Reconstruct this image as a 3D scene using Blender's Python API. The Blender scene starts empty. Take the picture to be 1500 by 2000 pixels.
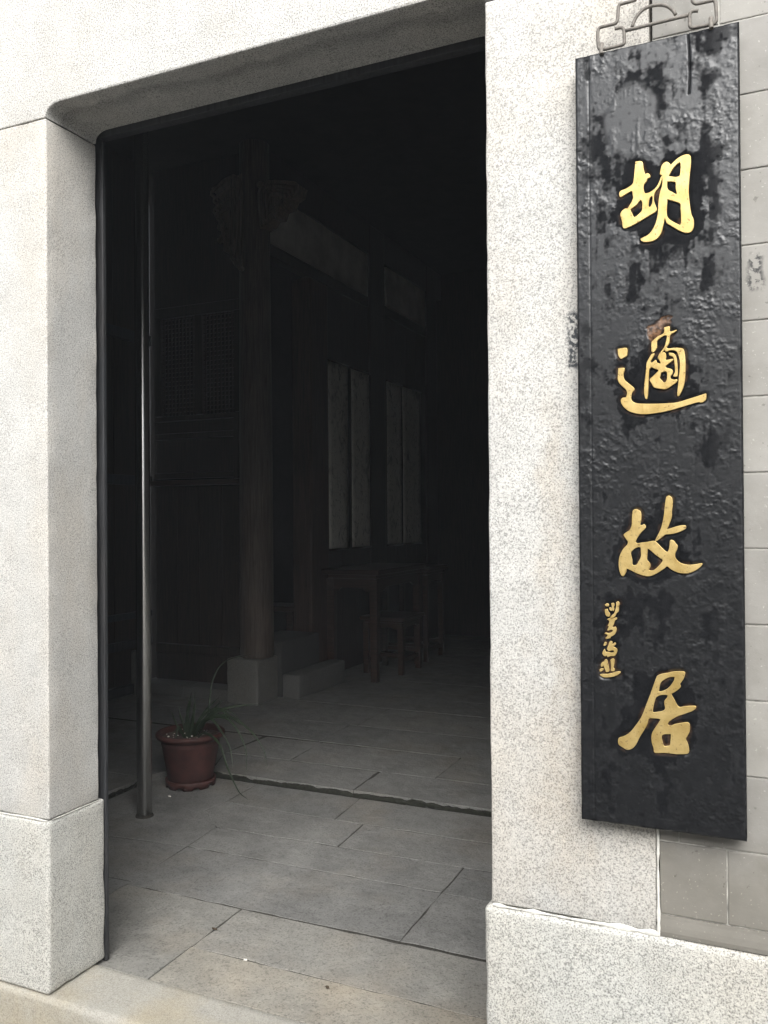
import bpy, bmesh, math, random
import numpy as np
from mathutils import Vector, Matrix, noise as mnoise
from mathutils.geometry import delaunay_2d_cdt

random.seed(7)
rng = np.random.default_rng(11)
S = bpy.context.scene
COL = S.collection

# ------------------------------------------------------------------ camera
F_PX, YAW, PITCH, ROLL = 1665.54, math.radians(24.2705), math.radians(0.38492), math.radians(-0.3984)
DIST = 1.75
CAM = np.array([0.0, -DIST, 1.2978])
cy_, sy_, cp_, sp_ = math.cos(YAW), math.sin(YAW), math.cos(PITCH), math.sin(PITCH)
FW = np.array([-sy_ * cp_, cy_ * cp_, sp_])
_rt = np.array([cy_, sy_, 0.0])
_up = np.cross(_rt, FW)
RT = math.cos(ROLL) * _rt + math.sin(ROLL) * _up
UP = -math.sin(ROLL) * _rt + math.cos(ROLL) * _up
cam_d = bpy.data.cameras.new("camera")
cam_d.sensor_fit = 'VERTICAL'
cam_d.sensor_height = 24.0
cam_d.lens = F_PX * 24.0 / 2000.0
cam_d.clip_start = 0.02
cam_d.clip_end = 500
cam = bpy.data.objects.new("camera", cam_d)
COL.objects.link(cam)
cam.matrix_world = Matrix(((RT[0], UP[0], -FW[0], CAM[0]), (RT[1], UP[1], -FW[1], CAM[1]),
                           (RT[2], UP[2], -FW[2], CAM[2]), (0, 0, 0, 1)))
S.camera = cam


def ray(x, y):
    return RT * (x - 750) / F_PX - UP * (y - 1000) / F_PX + FW


def ony(x, y, Y):
    d = ray(x, y); return CAM + d * ((Y - CAM[1]) / d[1])


def onx(x, y, X):
    d = ray(x, y); return CAM + d * ((X - CAM[0]) / d[0])


def onz(x, y, Z):
    d = ray(x, y); return CAM + d * ((Z - CAM[2]) / d[2])


# ------------------------------------------------------------------ world, sun, exposure (bright overcast)
SUN_EL, SUN_ROT = math.radians(42), math.radians(158)
w = bpy.data.worlds.new("World"); S.world = w; w.use_nodes = True
nt = w.node_tree; nt.nodes.clear()
sky = nt.nodes.new('ShaderNodeTexSky'); sky.sky_type = 'NISHITA'; sky.sun_disc = False
sky.sun_elevation = SUN_EL; sky.sun_rotation = SUN_ROT
sky.air_density = 1.0; sky.dust_density = 4.0; sky.ozone_density = 1.0
hs = nt.nodes.new('ShaderNodeHueSaturation'); hs.inputs['Saturation'].default_value = 0.22
bg = nt.nodes.new('ShaderNodeBackground'); bg.inputs['Strength'].default_value = 0.12
wo = nt.nodes.new('ShaderNodeOutputWorld')
nt.links.new(sky.outputs[0], hs.inputs['Color']); nt.links.new(hs.outputs[0], bg.inputs[0]); nt.links.new(bg.outputs[0], wo.inputs[0])
sun_d = bpy.data.lights.new("sun", 'SUN'); sun_d.energy = 1.2; sun_d.angle = math.radians(50); sun_d.color = (1, .98, .945)
sun = bpy.data.objects.new("sun", sun_d); COL.objects.link(sun)
# direction TO the sun: front of the facade (-y), from the right (+x)
sd = Vector((math.sin(SUN_ROT) * math.cos(SUN_EL), math.cos(SUN_ROT) * math.cos(SUN_EL), math.sin(SUN_EL)))
sun.rotation_euler = sd.to_track_quat('Z', 'Y').to_euler()
sun.location = (2, -6, 8)
S.render.engine = 'CYCLES'
S.view_settings.view_transform = 'Standard'; S.view_settings.look = 'None'
S.view_settings.exposure = 1.36; S.view_settings.gamma = 1.0
S.view_settings.use_curve_mapping = False
S.cycles.max_bounces = 12; S.cycles.diffuse_bounces = 8
S.render.resolution_x = 768; S.render.resolution_y = 1024


# ------------------------------------------------------------------ material helpers
class NT:
    def __init__(self, name):
        self.m = bpy.data.materials.new(name); self.m.use_nodes = True
        self.t = self.m.node_tree; self.t.nodes.clear()
        self.out = self.t.nodes.new('ShaderNodeOutputMaterial')
        self.b = self.t.nodes.new('ShaderNodeBsdfPrincipled')
        self.t.links.new(self.b.outputs[0], self.out.inputs[0])
        self.pos = self.t.nodes.new('ShaderNodeNewGeometry').outputs['Position']

    def link(self, a, b): self.t.links.new(a, b)

    def setv(self, key, v):
        s = self.b.inputs[key]
        if hasattr(v, 'is_output') or isinstance(v, bpy.types.NodeSocket): self.link(v, s)
        else: s.default_value = v

    def _in(self, sock, v):
        if isinstance(v, bpy.types.NodeSocket): self.link(v, sock)
        else: sock.default_value = v

    def mapping(self, scale=(1, 1, 1), loc=(0, 0, 0), vec=None):
        n = self.t.nodes.new('ShaderNodeMapping'); n.inputs['Scale'].default_value = scale; n.inputs['Location'].default_value = loc
        self.link(vec or self.pos, n.inputs['Vector']); return n.outputs[0]

    def noise(self, scale, detail=3, rough=.55, vec=None, dist=0.0):
        n = self.t.nodes.new('ShaderNodeTexNoise'); n.inputs['Scale'].default_value = scale
        n.inputs['Detail'].default_value = detail; n.inputs['Roughness'].default_value = rough
        n.inputs['Distortion'].default_value = dist
        self.link(vec or self.pos, n.inputs['Vector']); return n.outputs['Fac']

    def voro(self, scale, vec=None, feature='F1'):
        n = self.t.nodes.new('ShaderNodeTexVoronoi'); n.feature = feature; n.inputs['Scale'].default_value = scale
        self.link(vec or self.pos, n.inputs['Vector']); return n.outputs['Distance']

    def ramp(self, fac, stops):
        n = self.t.nodes.new('ShaderNodeValToRGB'); e = n.color_ramp.elements
        while len(e) < len(stops): e.new(.5)
        for i, (p, c) in enumerate(stops):
            e[i].position = p; e[i].color = (c, c, c, 1) if not hasattr(c, '__len__') else (*c, 1)
        self.link(fac, n.inputs[0]); return n.outputs[0]

    def mix(self, fac, a, b, mode='MIX'):
        n = self.t.nodes.new('ShaderNodeMix'); n.data_type = 'RGBA'; n.blend_type = mode
        self._in(n.inputs[0], fac)
        for s, v in ((n.inputs[6], a), (n.inputs[7], b)):
            if isinstance(v, bpy.types.NodeSocket): self.link(v, s)
            else: s.default_value = (*v, 1) if len(v) == 3 else v
        return n.outputs[2]

    def math(self, op, a, b=0.0, clamp=False):
        n = self.t.nodes.new('ShaderNodeMath'); n.operation = op; n.use_clamp = clamp
        self._in(n.inputs[0], a); self._in(n.inputs[1], b); return n.outputs[0]

    def sep(self, vec=None):
        n = self.t.nodes.new('ShaderNodeSeparateXYZ'); self.link(vec or self.pos, n.inputs[0]); return n.outputs

    def attr(self, name):
        n = self.t.nodes.new('ShaderNodeAttribute'); n.attribute_name = name; return n.outputs['Fac']

    def rand(self):
        return self.t.nodes.new('ShaderNodeObjectInfo').outputs['Random']

    def bump(self, h, strength=.3, dist=.002, prev=None):
        n = self.t.nodes.new('ShaderNodeBump'); n.inputs['Strength'].default_value = strength; n.inputs['Distance'].default_value = dist
        self.link(h, n.inputs['Height'])
        if prev is not None: self.link(prev, n.inputs['Normal'])
        self.link(n.outputs[0], self.b.inputs['Normal']); return n.outputs[0]


def boxmask(M, x, z, soft=0.006, nz=60, amp=.02):
    """soft-edged patch in the wall plane (stain with a shape of its own)"""
    s = M.sep(); n = M.math('MULTIPLY', M.math('SUBTRACT', M.noise(nz, 4), .5), amp)
    def inside(c, lo, hi):
        a = M.math('ADD', c, n)
        l = M.math('MULTIPLY', M.math('SUBTRACT', a, lo), 1 / soft, True)
        h = M.math('MULTIPLY', M.math('SUBTRACT', hi, a), 1 / soft, True)
        return M.math('MULTIPLY', l, h)
    return M.math('MULTIPLY', inside(s[0], *x), inside(s[2], *z))


def mat_granite(name, base, warm=(.42, .33, .22), warm_amt=.35, speck=.8, smudge=None, speck_sc=1.0, dark_band=False, rust=False):
    M = NT(name)
    cov = M.math('MULTIPLY', M.math('SUBTRACT', M.noise(13, 4, .6), .5), .12)
    fine = M.ramp(M.math('ADD', M.noise(290 * speck_sc, 1, .6), cov), [(.34, 0.0), (.53, 1.0)])
    fine2 = M.ramp(M.math('ADD', M.noise(420 * speck_sc, 2, .7, M.mapping(loc=(9, 2, 4))), cov), [(.36, 0.0), (.47, 1.0)])
    mid = M.ramp(M.noise(110 * speck_sc, 3, .6), [(.32, .0), (.56, 1.0)])
    light = M.ramp(M.noise(190 * speck_sc, 2, .6, M.mapping(loc=(5, 3, 1))), [(.56, 0.0), (.68, 1.0)])
    big = M.ramp(M.noise(2.6, 5, .62, M.mapping((1, 1, .45), (2.3, 0, 1.1))), [(.46, 0.0), (.72, 1.0)])
    cloud = M.ramp(M.noise(6, 5, .65), [(.3, .92), (.7, 1.05)])
    b = Vector(base)
    c = M.mix(M.math('MULTIPLY', M.math('SUBTRACT', 1.0, mid), .28), tuple(b), tuple(b * .62))
    c = M.mix(M.math('MULTIPLY', M.math('SUBTRACT', 1.0, fine2), speck * .8), c, tuple(b * .42))
    c = M.mix(M.math('MULTIPLY', M.math('SUBTRACT', 1.0, fine), speck), c, tuple(b * .26))
    c = M.mix(M.math('MULTIPLY', light, .35), c, (min(1, b[0] * 1.25), min(1, b[1] * 1.24), min(1, b[2] * 1.2)))
    c = M.mix(M.math('MULTIPLY', big, warm_amt), c, M.mix(1.0, c, tuple(Vector(warm) * 2.2), 'MULTIPLY'))
    c = M.mix(1.0, c, cloud, 'MULTIPLY')
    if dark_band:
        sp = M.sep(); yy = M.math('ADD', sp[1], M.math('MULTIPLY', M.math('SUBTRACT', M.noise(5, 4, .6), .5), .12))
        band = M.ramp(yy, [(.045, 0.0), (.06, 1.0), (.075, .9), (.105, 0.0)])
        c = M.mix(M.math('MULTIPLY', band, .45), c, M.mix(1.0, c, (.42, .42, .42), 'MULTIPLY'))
    if rust:
        k = boxmask(M, (-.455, -.325), (.5, 1.62), .09, 7, .28)
        k = M.math('MULTIPLY', k, M.ramp(M.noise(16, 4, .6, M.mapping((1, 1, .35))), [(.38, .15), (.62, .75)]))
        c = M.mix(k, c, M.mix(1.0, c, (.80, .70, .58), 'MULTIPLY'))
    if smudge:
        for sx, sz in smudge:
            k = boxmask(M, sx, sz)
            k = M.math('MULTIPLY', k, M.ramp(M.noise(130, 3), [(.4, 0.0), (.55, 1.0)]))
            c = M.mix(k, c, (.06, .065, .07))
    M.setv('Base Color', c); M.setv('Roughness', .82); M.setv('Specular IOR Level', .25)
    p = M.bump(M.noise(240 * speck_sc, 4, .7), .35, .0022)
    M.bump(M.noise(28, 4, .6), .25, .006, p)
    return M.m


def mat_brick(name):
    M = NT(name)
    c = M.mix(M.ramp(M.noise(6, 5, .6), [(.3, 0.0), (.7, 1.0)]), (.24, .232, .21), (.35, .34, .315))
    c = M.mix(M.math('MULTIPLY', M.rand(), .5), c, M.mix(1.0, c, (.72, .72, .74), 'MULTIPLY'))
    c = M.mix(M.ramp(M.noise(170, 2), [(.68, 0.0), (.74, .8)]), c, (.45, .44, .40))
    c = M.mix(M.ramp(M.noise(90, 2, .5, M.mapping(loc=(3, 1, 7))), [(.24, .7), (.29, 0.0)]), c, (.14, .135, .12))
    sw = M.noise(11, 3, .5, M.mapping((1, 1, 2.2)), 2.5)
    c = M.mix(M.math('MULTIPLY', M.ramp(sw, [(.485, 0.0), (.5, 1.0), (.515, 0.0)]), .12), c, (.38, .37, .34))
    dz_ = M.math('ADD', M.sep()[2], M.math('MULTIPLY', M.math('SUBTRACT', M.noise(8, 4, .6), .5), .25))
    c = M.mix(M.ramp(dz_, [(.60, .85), (.72, 0.0)]), c, M.mix(1.0, c, (.72, .70, .65), 'MULTIPLY'))
    k = M.math('MULTIPLY', boxmask(M, (-.036, -.002), (1.715, 1.795), .01, 40, .03), M.ramp(M.noise(75, 4, .7), [(.47, 0.0), (.56, 1.0)]))
    c = M.mix(k, c, (.06, .06, .06))
    M.setv('Base Color', c); M.setv('Roughness', .75); M.setv('Specular IOR Level', .3)
    p = M.bump(M.noise(160, 4, .7), .25, .0012); M.bump(M.noise(14, 3), .2, .006, p)
    return M.m


def mat_simple(name, col, rough=.6, metal=0.0, spec=.4, nscale=40, var=.35, bump=.2, bdist=.001, stretch=(1, 1, 1)):
    M = NT(name)
    v = M.mapping(stretch)
    c = M.mix(M.ramp(M.noise(nscale, 4, .6, v), [(.3, 0.0), (.7, 1.0)]), tuple(Vector(col) * (1 - var)), tuple(Vector(col) * (1 + var * .6)))
    M.setv('Base Color', c); M.setv('Roughness', rough); M.setv('Metallic', metal); M.setv('Specular IOR Level', spec)
    if bump: M.bump(M.noise(nscale * 2.5, 4, .65, v), bump, bdist)
    return M.m


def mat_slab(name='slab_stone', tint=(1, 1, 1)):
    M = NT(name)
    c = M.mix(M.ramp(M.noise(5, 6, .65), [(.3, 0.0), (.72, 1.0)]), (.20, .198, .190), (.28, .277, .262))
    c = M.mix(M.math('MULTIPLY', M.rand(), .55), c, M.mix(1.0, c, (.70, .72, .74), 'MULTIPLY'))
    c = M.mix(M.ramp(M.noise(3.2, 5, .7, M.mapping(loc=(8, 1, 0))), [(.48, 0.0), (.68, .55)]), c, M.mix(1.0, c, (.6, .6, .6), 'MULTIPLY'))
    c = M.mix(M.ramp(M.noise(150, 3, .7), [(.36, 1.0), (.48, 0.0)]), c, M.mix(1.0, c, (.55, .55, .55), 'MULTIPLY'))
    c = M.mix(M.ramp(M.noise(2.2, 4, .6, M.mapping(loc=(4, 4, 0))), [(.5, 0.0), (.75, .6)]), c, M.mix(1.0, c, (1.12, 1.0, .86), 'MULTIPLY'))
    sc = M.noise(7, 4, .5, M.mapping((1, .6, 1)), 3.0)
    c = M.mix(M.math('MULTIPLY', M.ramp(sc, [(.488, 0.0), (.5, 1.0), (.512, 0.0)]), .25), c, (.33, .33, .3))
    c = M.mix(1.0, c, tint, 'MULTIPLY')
    M.setv('Base Color', c); M.setv('Roughness', M.ramp(M.noise(12, 3), [(.3, .5), (.7, .75)])); M.setv('Specular IOR Level', .4)
    p = M.bump(M.noise(130, 4, .7), .4, .002); M.bump(M.noise(14, 4, .6), .7, .010, p)
    return M.m


def mat_wood(name, col, rough=.5, grain=(30, 30, 1.5), var=.5, spec=.4):
    M = NT(name)
    v = M.mapping(grain)
    g = M.noise(3, 5, .65, v, .6)
    c = M.mix(M.ramp(g, [(.3, 0.0), (.7, 1.0)]), tuple(Vector(col) * (1 - var)), tuple(Vector(col) * (1 + var)))
    c = M.mix(M.ramp(M.noise(2.5, 4), [(.4, 0.0), (.75, .5)]), c, M.mix(1.0, c, (1.5, 1.2, 1.0), 'MULTIPLY'))
    M.setv('Base Color', c); M.setv('Roughness', rough); M.setv('Specular IOR Level', spec)
    M.bump(g, .35, .0015)
    return M.m


def mat_lacquer():
    M = NT('black_lacquer')
    dull = M.attr('dull'); chip = M.attr('chip')
    c = M.mix(M.ramp(M.noise(60, 4, .7), [(.3, 0.0), (.75, 1.0)]), (.0035, .004, .005), (.012, .0125, .014))
    c = M.mix(M.ramp(M.noise(260, 3, .7), [(.70, 0.0), (.76, .55)]), c, (.22, .22, .21))
    c = M.mix(chip, c, M.mix(M.ramp(M.noise(90, 3), [(.4, 0.0), (.6, 1.0)]), (.035, .02, .012), (.17, .095, .055)))
    M.setv('Base Color', c)
    M.setv('Roughness', M.mix(dull, (.33, .33, .33), (.75, .75, .75)))
    sp = M.math('MULTIPLY', M.math('SUBTRACT', 1.0, dull), .56)
    M.setv('Specular IOR Level', M.math('ADD', sp, .07))
    M.b.inputs['Specular Tint'].default_value = (.97, .985, 1.0, 1)
    M.bump(M.noise(300, 3, .7), .16, .001)
    return M.m


def mat_gold():
    M = NT('gold_leaf')
    c = M.mix(M.ramp(M.noise(35, 4, .6), [(.3, 0.0), (.7, 1.0)]), (.43, .30, .10), (.60, .455, .195))
    c = M.mix(M.ramp(M.noise(180, 3, .6), [(.62, 0.0), (.69, .75)]), c, (.14, .075, .028))
    M.setv('Base Color', c); M.setv('Metallic', .55); M.setv('Roughness', .46); M.setv('Specular IOR Level', .4)
    p = M.bump(M.noise(90, 3, .6, M.mapping((1, 1, .35))), .5, .0015); M.bump(M.noise(300, 3), .25, .001, p)
    return M.m


GR_UP = mat_granite('granite_upper', (.565, .56, .535), smudge=[((-.375, -.34), (1.60, 1.72))], warm_amt=.3, rust=True, speck=.64)
GR_LOW = mat_granite('granite_base', (.60, .60, .565), warm_amt=.2, speck=.75)
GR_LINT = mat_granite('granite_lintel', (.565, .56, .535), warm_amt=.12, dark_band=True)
GR_THR = mat_granite('granite_threshold', (.42, .405, .36), warm=(.47, .41, .30), warm_amt=.7, speck=.35)
BRICK = mat_brick('grey_brick')
MORTAR = mat_simple('lime_mortar', (.72, .71, .66), .9, nscale=80, var=.2, bump=.5, bdist=.002)
GROUT = mat_simple('old_grout', (.05, .047, .04), .95, nscale=90, var=.5, bump=.5, bdist=.003)
DARK_STRIP = mat_simple('dark_strip', (.026, .027, .020), .95, nscale=60, var=.5, bump=.6, bdist=.004)
SLAB = mat_slab(); SLAB_DOORLIT = mat_slab('doorlit_slab_stone', (1.5, 1.43, 1.30)); SLAB_MID = mat_slab('half_doorlit_slab_stone', (1.22, 1.20, 1.15))  # warmer slabs by the threshold, with door light put into their tints
LACQ = mat_lacquer(); GOLD = mat_gold()
IRON = mat_simple('painted_iron', (.17, .155, .135), .6, 0.0, .4, 120, .4, .3)
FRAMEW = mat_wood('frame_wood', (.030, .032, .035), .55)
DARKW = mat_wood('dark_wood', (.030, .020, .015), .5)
COLW = mat_wood('column_wood', (.098, .080, .066), .6)
PILW = mat_wood('pillar_wood', (.060, .034, .024), .6)
BRACKW = mat_wood('bracket_wood', (.16, .13, .105), .6)
SILLST = mat_granite('dark_sill_stone', (.085, .085, .083), warm_amt=.2, speck=.3)
TABLEW = mat_wood('table_wood', (.045, .025, .018), .38, (1.5, 30, 30))
STEPST = mat_granite('grey_step_stone', (.17, .17, .165), warm_amt=.2, speck=.4)
BASEST = mat_granite('column_base_stone', (.21, .205, .19), warm_amt=.2, speck=.4)
PLASTER = mat_simple('lime_plaster', (.66, .64, .60), .9, nscale=5, var=.25, bump=.2)
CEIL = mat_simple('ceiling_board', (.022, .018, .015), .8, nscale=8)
LANEW = mat_simple('lane_plaster', (.62, .61, .58), .9, nscale=3, var=.15, bump=.3)
LANEG = mat_simple('lane_paving', (.17, .163, .15), .8, nscale=4, var=.3, bump=.4, bdist=.004)
POT = mat_simple('pot_plastic', (.068, .025, .021), .6, 0, .4, 18, .35, .1)
SOIL = mat_simple('soil', (.075, .052, .042), .95, nscale=90, var=.6, bump=.8, bdist=.005)
PEB = mat_simple('pale_pebble', (.6, .56, .5), .8, nscale=200, var=.2)
LEAF = mat_simple('leaf_green', (.022, .036, .017), .5, 0, .4, 30, .4, .1)
LITTER = mat_simple('dry_litter', (.08, .06, .04), .9, nscale=100, var=.3)
PAPER_BITS = mat_simple('pale_scrap', (.7, .68, .62), .8, nscale=100, var=.1)


def mat_steel():
    M = NT('brushed_steel')
    M.setv('Base Color', M.mix(M.noise(12, 3, .5, M.mapping((1, 1, 20))), (.62, .62, .61), (.78, .77, .75)))
    M.setv('Metallic', 1.0); M.setv('Roughness', .27); M.setv('Anisotropic', .97); M.setv('Anisotropic Rotation', .25)
    tn = M.t.nodes.new('ShaderNodeTangent'); tn.direction_type = 'RADIAL'; tn.axis = 'Z'; M.link(tn.outputs[0], M.b.inputs['Tangent'])
    return M.m


def mat_scroll():
    M = NT('scroll_paper')
    v = M.mapping((1, 1.6, 1))
    ink = M.ramp(M.noise(5.5, 5, .7, v, 1.2), [(.54, 0.0), (.66, 1.0)])
    line = M.ramp(M.noise(7, 3, .5, M.mapping((1, 1, .8), (1, 2, 3)), 1.5), [(.485, 0.0), (.5, 1.0), (.515, 0.0)])
    c = M.mix(M.math('MULTIPLY', ink, .6), (.86, .84, .78), (.26, .26, .25))
    c = M.mix(M.math('MULTIPLY', line, .5), c, (.08, .08, .075))
    M.setv('Base Color', c); M.setv('Roughness', .85)
    return M.m


STEEL = mat_steel(); SCROLL = mat_scroll()


# ------------------------------------------------------------------ object helpers
def tag(o, label=None, cat=None, group=None, kind=None):
    if label: o['label'] = label
    if cat: o['category'] = cat
    if group: o['group'] = group
    if kind: o['kind'] = kind
    return o


def empty(name, loc, label, cat, group=None):
    o = bpy.data.objects.new(name, None); COL.objects.link(o); o.location = loc
    o.empty_display_size = .1
    return tag(o, label, cat, group)


def attach(o, parent):
    if parent is not None:
        root = Vector((0, 0, 0)); q = parent
        while q is not None:
            root += q.location; q = q.parent
        # parents only ever translate; keep world-space mesh coordinates
        o.parent = parent; o.matrix_parent_inverse = Matrix.Identity(4)
        o.location = -root
    return o


def wobj(name, me, mat, parent=None, smooth=False):
    """object whose mesh is in world coordinates"""
    me.materials.clear(); me.materials.append(mat)
    if smooth:
        me.polygons.foreach_set('use_smooth', [True] * len(me.polygons))
    o = bpy.data.objects.new(name, me); COL.objects.link(o)
    return attach(o, parent)


def from_bm(bm, name='mesh'):
    bmesh.ops.recalc_face_normals(bm, faces=bm.faces)
    me = bpy.data.meshes.new(name); bm.to_mesh(me); bm.free(); return me


def bm_box(bm, lo, hi, bevel=0.0, rot=None):
    lo, hi = Vector(lo), Vector(hi)
    r = bmesh.ops.create_cube(bm, size=1.0)
    vs = r['verts']; c = (lo + hi) / 2; d = hi - lo
    for v in vs: v.co = Vector((v.co.x * d.x, v.co.y * d.y, v.co.z * d.z)) + c
    if bevel:
        es = {e for v in vs for e in v.link_edges}
        bmesh.ops.bevel(bm, geom=list(es), offset=bevel, segments=2, affect='EDGES', profile=.6)


def box(name, lo, hi, mat, parent=None, bevel=.003):
    bm = bmesh.new(); bm_box(bm, lo, hi, bevel); return wobj(name, from_bm(bm, name), mat, parent)


def axis_samples(a, b, step, r):
    n = max(1, int(round((b - a - 2 * r) / step)))
    mid = np.linspace(a + r, b - r, n + 1)
    e = [0, .35, .7]
    return np.concatenate([a + r * np.array(e), mid, (b - r) + r * (1 - np.array(e[::-1]))])


def stone_block(name, lo, hi, mat, parent=None, r=.006, step=.03, amp=.0012, chips=.5, seed=0.0, smooth=True):
    """rounded, uneven, slightly chipped stone block (surface grid on a rounded box)"""
    lo, hi = np.array(lo, float), np.array(hi, float)
    ax = [axis_samples(lo[k], hi[k], step, r) for k in range(3)]
    P, Fc, base = [], [], 0
    for k in range(3):
        u, v = (k + 1) % 3, (k + 2) % 3
        for side in (0, 1):
            U, V = np.meshgrid(ax[u], ax[v], indexing='ij')
            pts = np.zeros(U.shape + (3,)); pts[..., u] = U; pts[..., v] = V; pts[..., k] = (lo, hi)[side][k]
            nu, nv = U.shape
            idx = base + np.arange(nu * nv).reshape(nu, nv)
            q = np.stack([idx[:-1, :-1], idx[1:, :-1], idx[1:, 1:], idx[:-1, 1:]], -1).reshape(-1, 4)
            if side == 0: q = q[:, ::-1]
            P.append(pts.reshape(-1, 3)); Fc.append(q); base += nu * nv
    P = np.concatenate(P); Fc = np.concatenate(Fc)
    out = np.empty_like(P)
    for i, p in enumerate(P):
        pv = Vector(p) * 1.0
        k = 1.0 + chips * max(0.0, mnoise.noise(pv * 38 + Vector((seed, 0, 0)))) * 1.6
        rr = r * k
        q = np.clip(p, lo + rr, hi - rr)
        d = p - q; L = np.linalg.norm(d)
        if L > 1e-9:
            n = d / L
            edge = np.count_nonzero(np.abs(d) > 1e-6) > 1
            a = amp * (mnoise.noise(pv * 9 + Vector((0, seed, 0))) + (.8 * mnoise.noise(pv * 60) if edge else .35 * mnoise.noise(pv * 40)))
            out[i] = q + n * (rr + min(a, amp * .5))
        else: out[i] = p
    me = bpy.data.meshes.new(name); me.from_pydata(out.tolist(), [], Fc.tolist())
    bm = bmesh.new(); bm.from_mesh(me); bmesh.ops.remove_doubles(bm, verts=bm.verts, dist=1e-5); bm.to_mesh(me); bm.free()
    return wobj(name, me, mat, parent, smooth)


def prism(name, poly, z0, z1, mat, parent=None, bevel=.006, jit=.002, dens=.06, axis='z'):
    """polygon slab with bevelled top edge and uneven outline. poly in (a,b); axis z: (x,y) extruded in z; axis y: (x,z) in y; axis x: (y,z) in x"""
    pts = []
    n = len(poly)
    for i in range(n):
        a, b = np.array(poly[i], float), np.array(poly[(i + 1) % n], float)
        m = max(1, int(np.linalg.norm(b - a) / dens))
        for k in range(m): pts.append(a + (b - a) * k / m)
    pts = np.array(pts)
    if jit: pts = pts + rng.normal(0, jit, pts.shape)
    cen = pts.mean(0)
    area = 0.5 * np.sum(pts[:, 0] * np.roll(pts[:, 1], -1) - np.roll(pts[:, 0], -1) * pts[:, 1])
    if area < 0: pts = pts[::-1]
    t = np.roll(pts, -1, 0) - np.roll(pts, 1, 0); t /= np.linalg.norm(t, axis=1)[:, None] + 1e-9
    nrm = np.stack([-t[:, 1], t[:, 0]], 1)
    inner = pts + nrm * bevel
    def P3(p, h):
        if axis == 'z': return (p[0], p[1], h)
        if axis == 'y': return (p[0], h, p[1])
        return (h, p[0], p[1])
    sgn = 1 if z1 > z0 else -1
    rings = [[P3(p, z0) for p in pts], [P3(p, z1 - sgn * bevel) for p in pts], [P3(p, z1 - sgn * bevel * .3) for p in pts + nrm * bevel * .3], [P3(p, z1) for p in inner]]
    V = [v for r_ in rings for v in r_]; N = len(pts); Fc = []
    for k in range(3):
        for i in range(N):
            j = (i + 1) % N
            Fc.append((k * N + i, k * N + j, (k + 1) * N + j, (k + 1) * N + i))
    co2 = [Vector((float(p[0]), float(p[1]))) for p in inner]; co0 = [Vector((float(p[0]), float(p[1]))) for p in pts]
    for co, off in ((co2, 3 * N), (co0, 0)):
        r_ = delaunay_2d_cdt(co, [], [list(range(N))], 1, 1e-6)
        if len(r_[0]) == N:
            Fc += [tuple(off + k[0] if isinstance(k, (list, tuple)) else off + k for k in [r_[3][v] for v in f]) for f in r_[2]]
        else: Fc.append(tuple(off + i for i in range(N)))
    me = bpy.data.meshes.new(name); me.from_pydata(V, [], Fc)
    bm = bmesh.new(); bm.from_mesh(me); bmesh.ops.recalc_face_normals(bm, faces=bm.faces)
    bmesh.ops.triangulate(bm, faces=[f for f in bm.faces if len(f.verts) > 4]); bm.to_mesh(me); bm.free()
    return wobj(name, me, mat, parent)


def tube_bm(bm, pts, rad, seg=10, cap=True):
    pts = [Vector(p) for p in pts]; n = len(pts); rings = []
    up = None
    for i in range(n):
        t = (pts[min(i + 1, n - 1)] - pts[max(i - 1, 0)]).normalized()
        if up is None:
            up = t.orthogonal().normalized()
        up = (up - t * up.dot(t)).normalized(); side = t.cross(up)
        r_ = rad[i] if hasattr(rad, '__len__') else rad
        rings.append([bm.verts.new(pts[i] + (up * math.cos(a) + side * math.sin(a)) * r_) for a in [2 * math.pi * k / seg for k in range(seg)]])
    for a, b in zip(rings[:-1], rings[1:]):
        for k in range(seg):
            f = bm.faces.new((a[k], a[(k + 1) % seg], b[(k + 1) % seg], b[k])); f.smooth = True
    if cap:
        bm.faces.new(rings[0][::-1]); bm.faces.new(rings[-1])


def catmull(pts, sub=6):
    pts = [np.array(p, float) for p in pts]; P = [2 * pts[0] - pts[1]] + pts + [2 * pts[-1] - pts[-2]]; out = []
    for i in range(1, len(P) - 2):
        for k in range(sub):
            t = k / sub
            out.append(.5 * ((2 * P[i]) + (-P[i - 1] + P[i + 1]) * t + (2 * P[i - 1] - 5 * P[i] + 4 * P[i + 1] - P[i + 2]) * t * t + (-P[i - 1] + 3 * P[i] - 3 * P[i + 1] + P[i + 2]) * t ** 3))
    out.append(P[-2]); return out


def lathe_bm(bm, prof, cen, seg=40, lobes=None):
    rings = []
    for (r_, z) in prof:
        rings.append([bm.verts.new((cen[0] + r_ * math.cos(a), cen[1] + r_ * math.sin(a), cen[2] + z)) for a in [2 * math.pi * k / seg for k in range(seg)]])
    for a, b in zip(rings[:-1], rings[1:]):
        for k in range(seg):
            f = bm.faces.new((a[k], a[(k + 1) % seg], b[(k + 1) % seg], b[k])); f.smooth = True
    return rings


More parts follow.
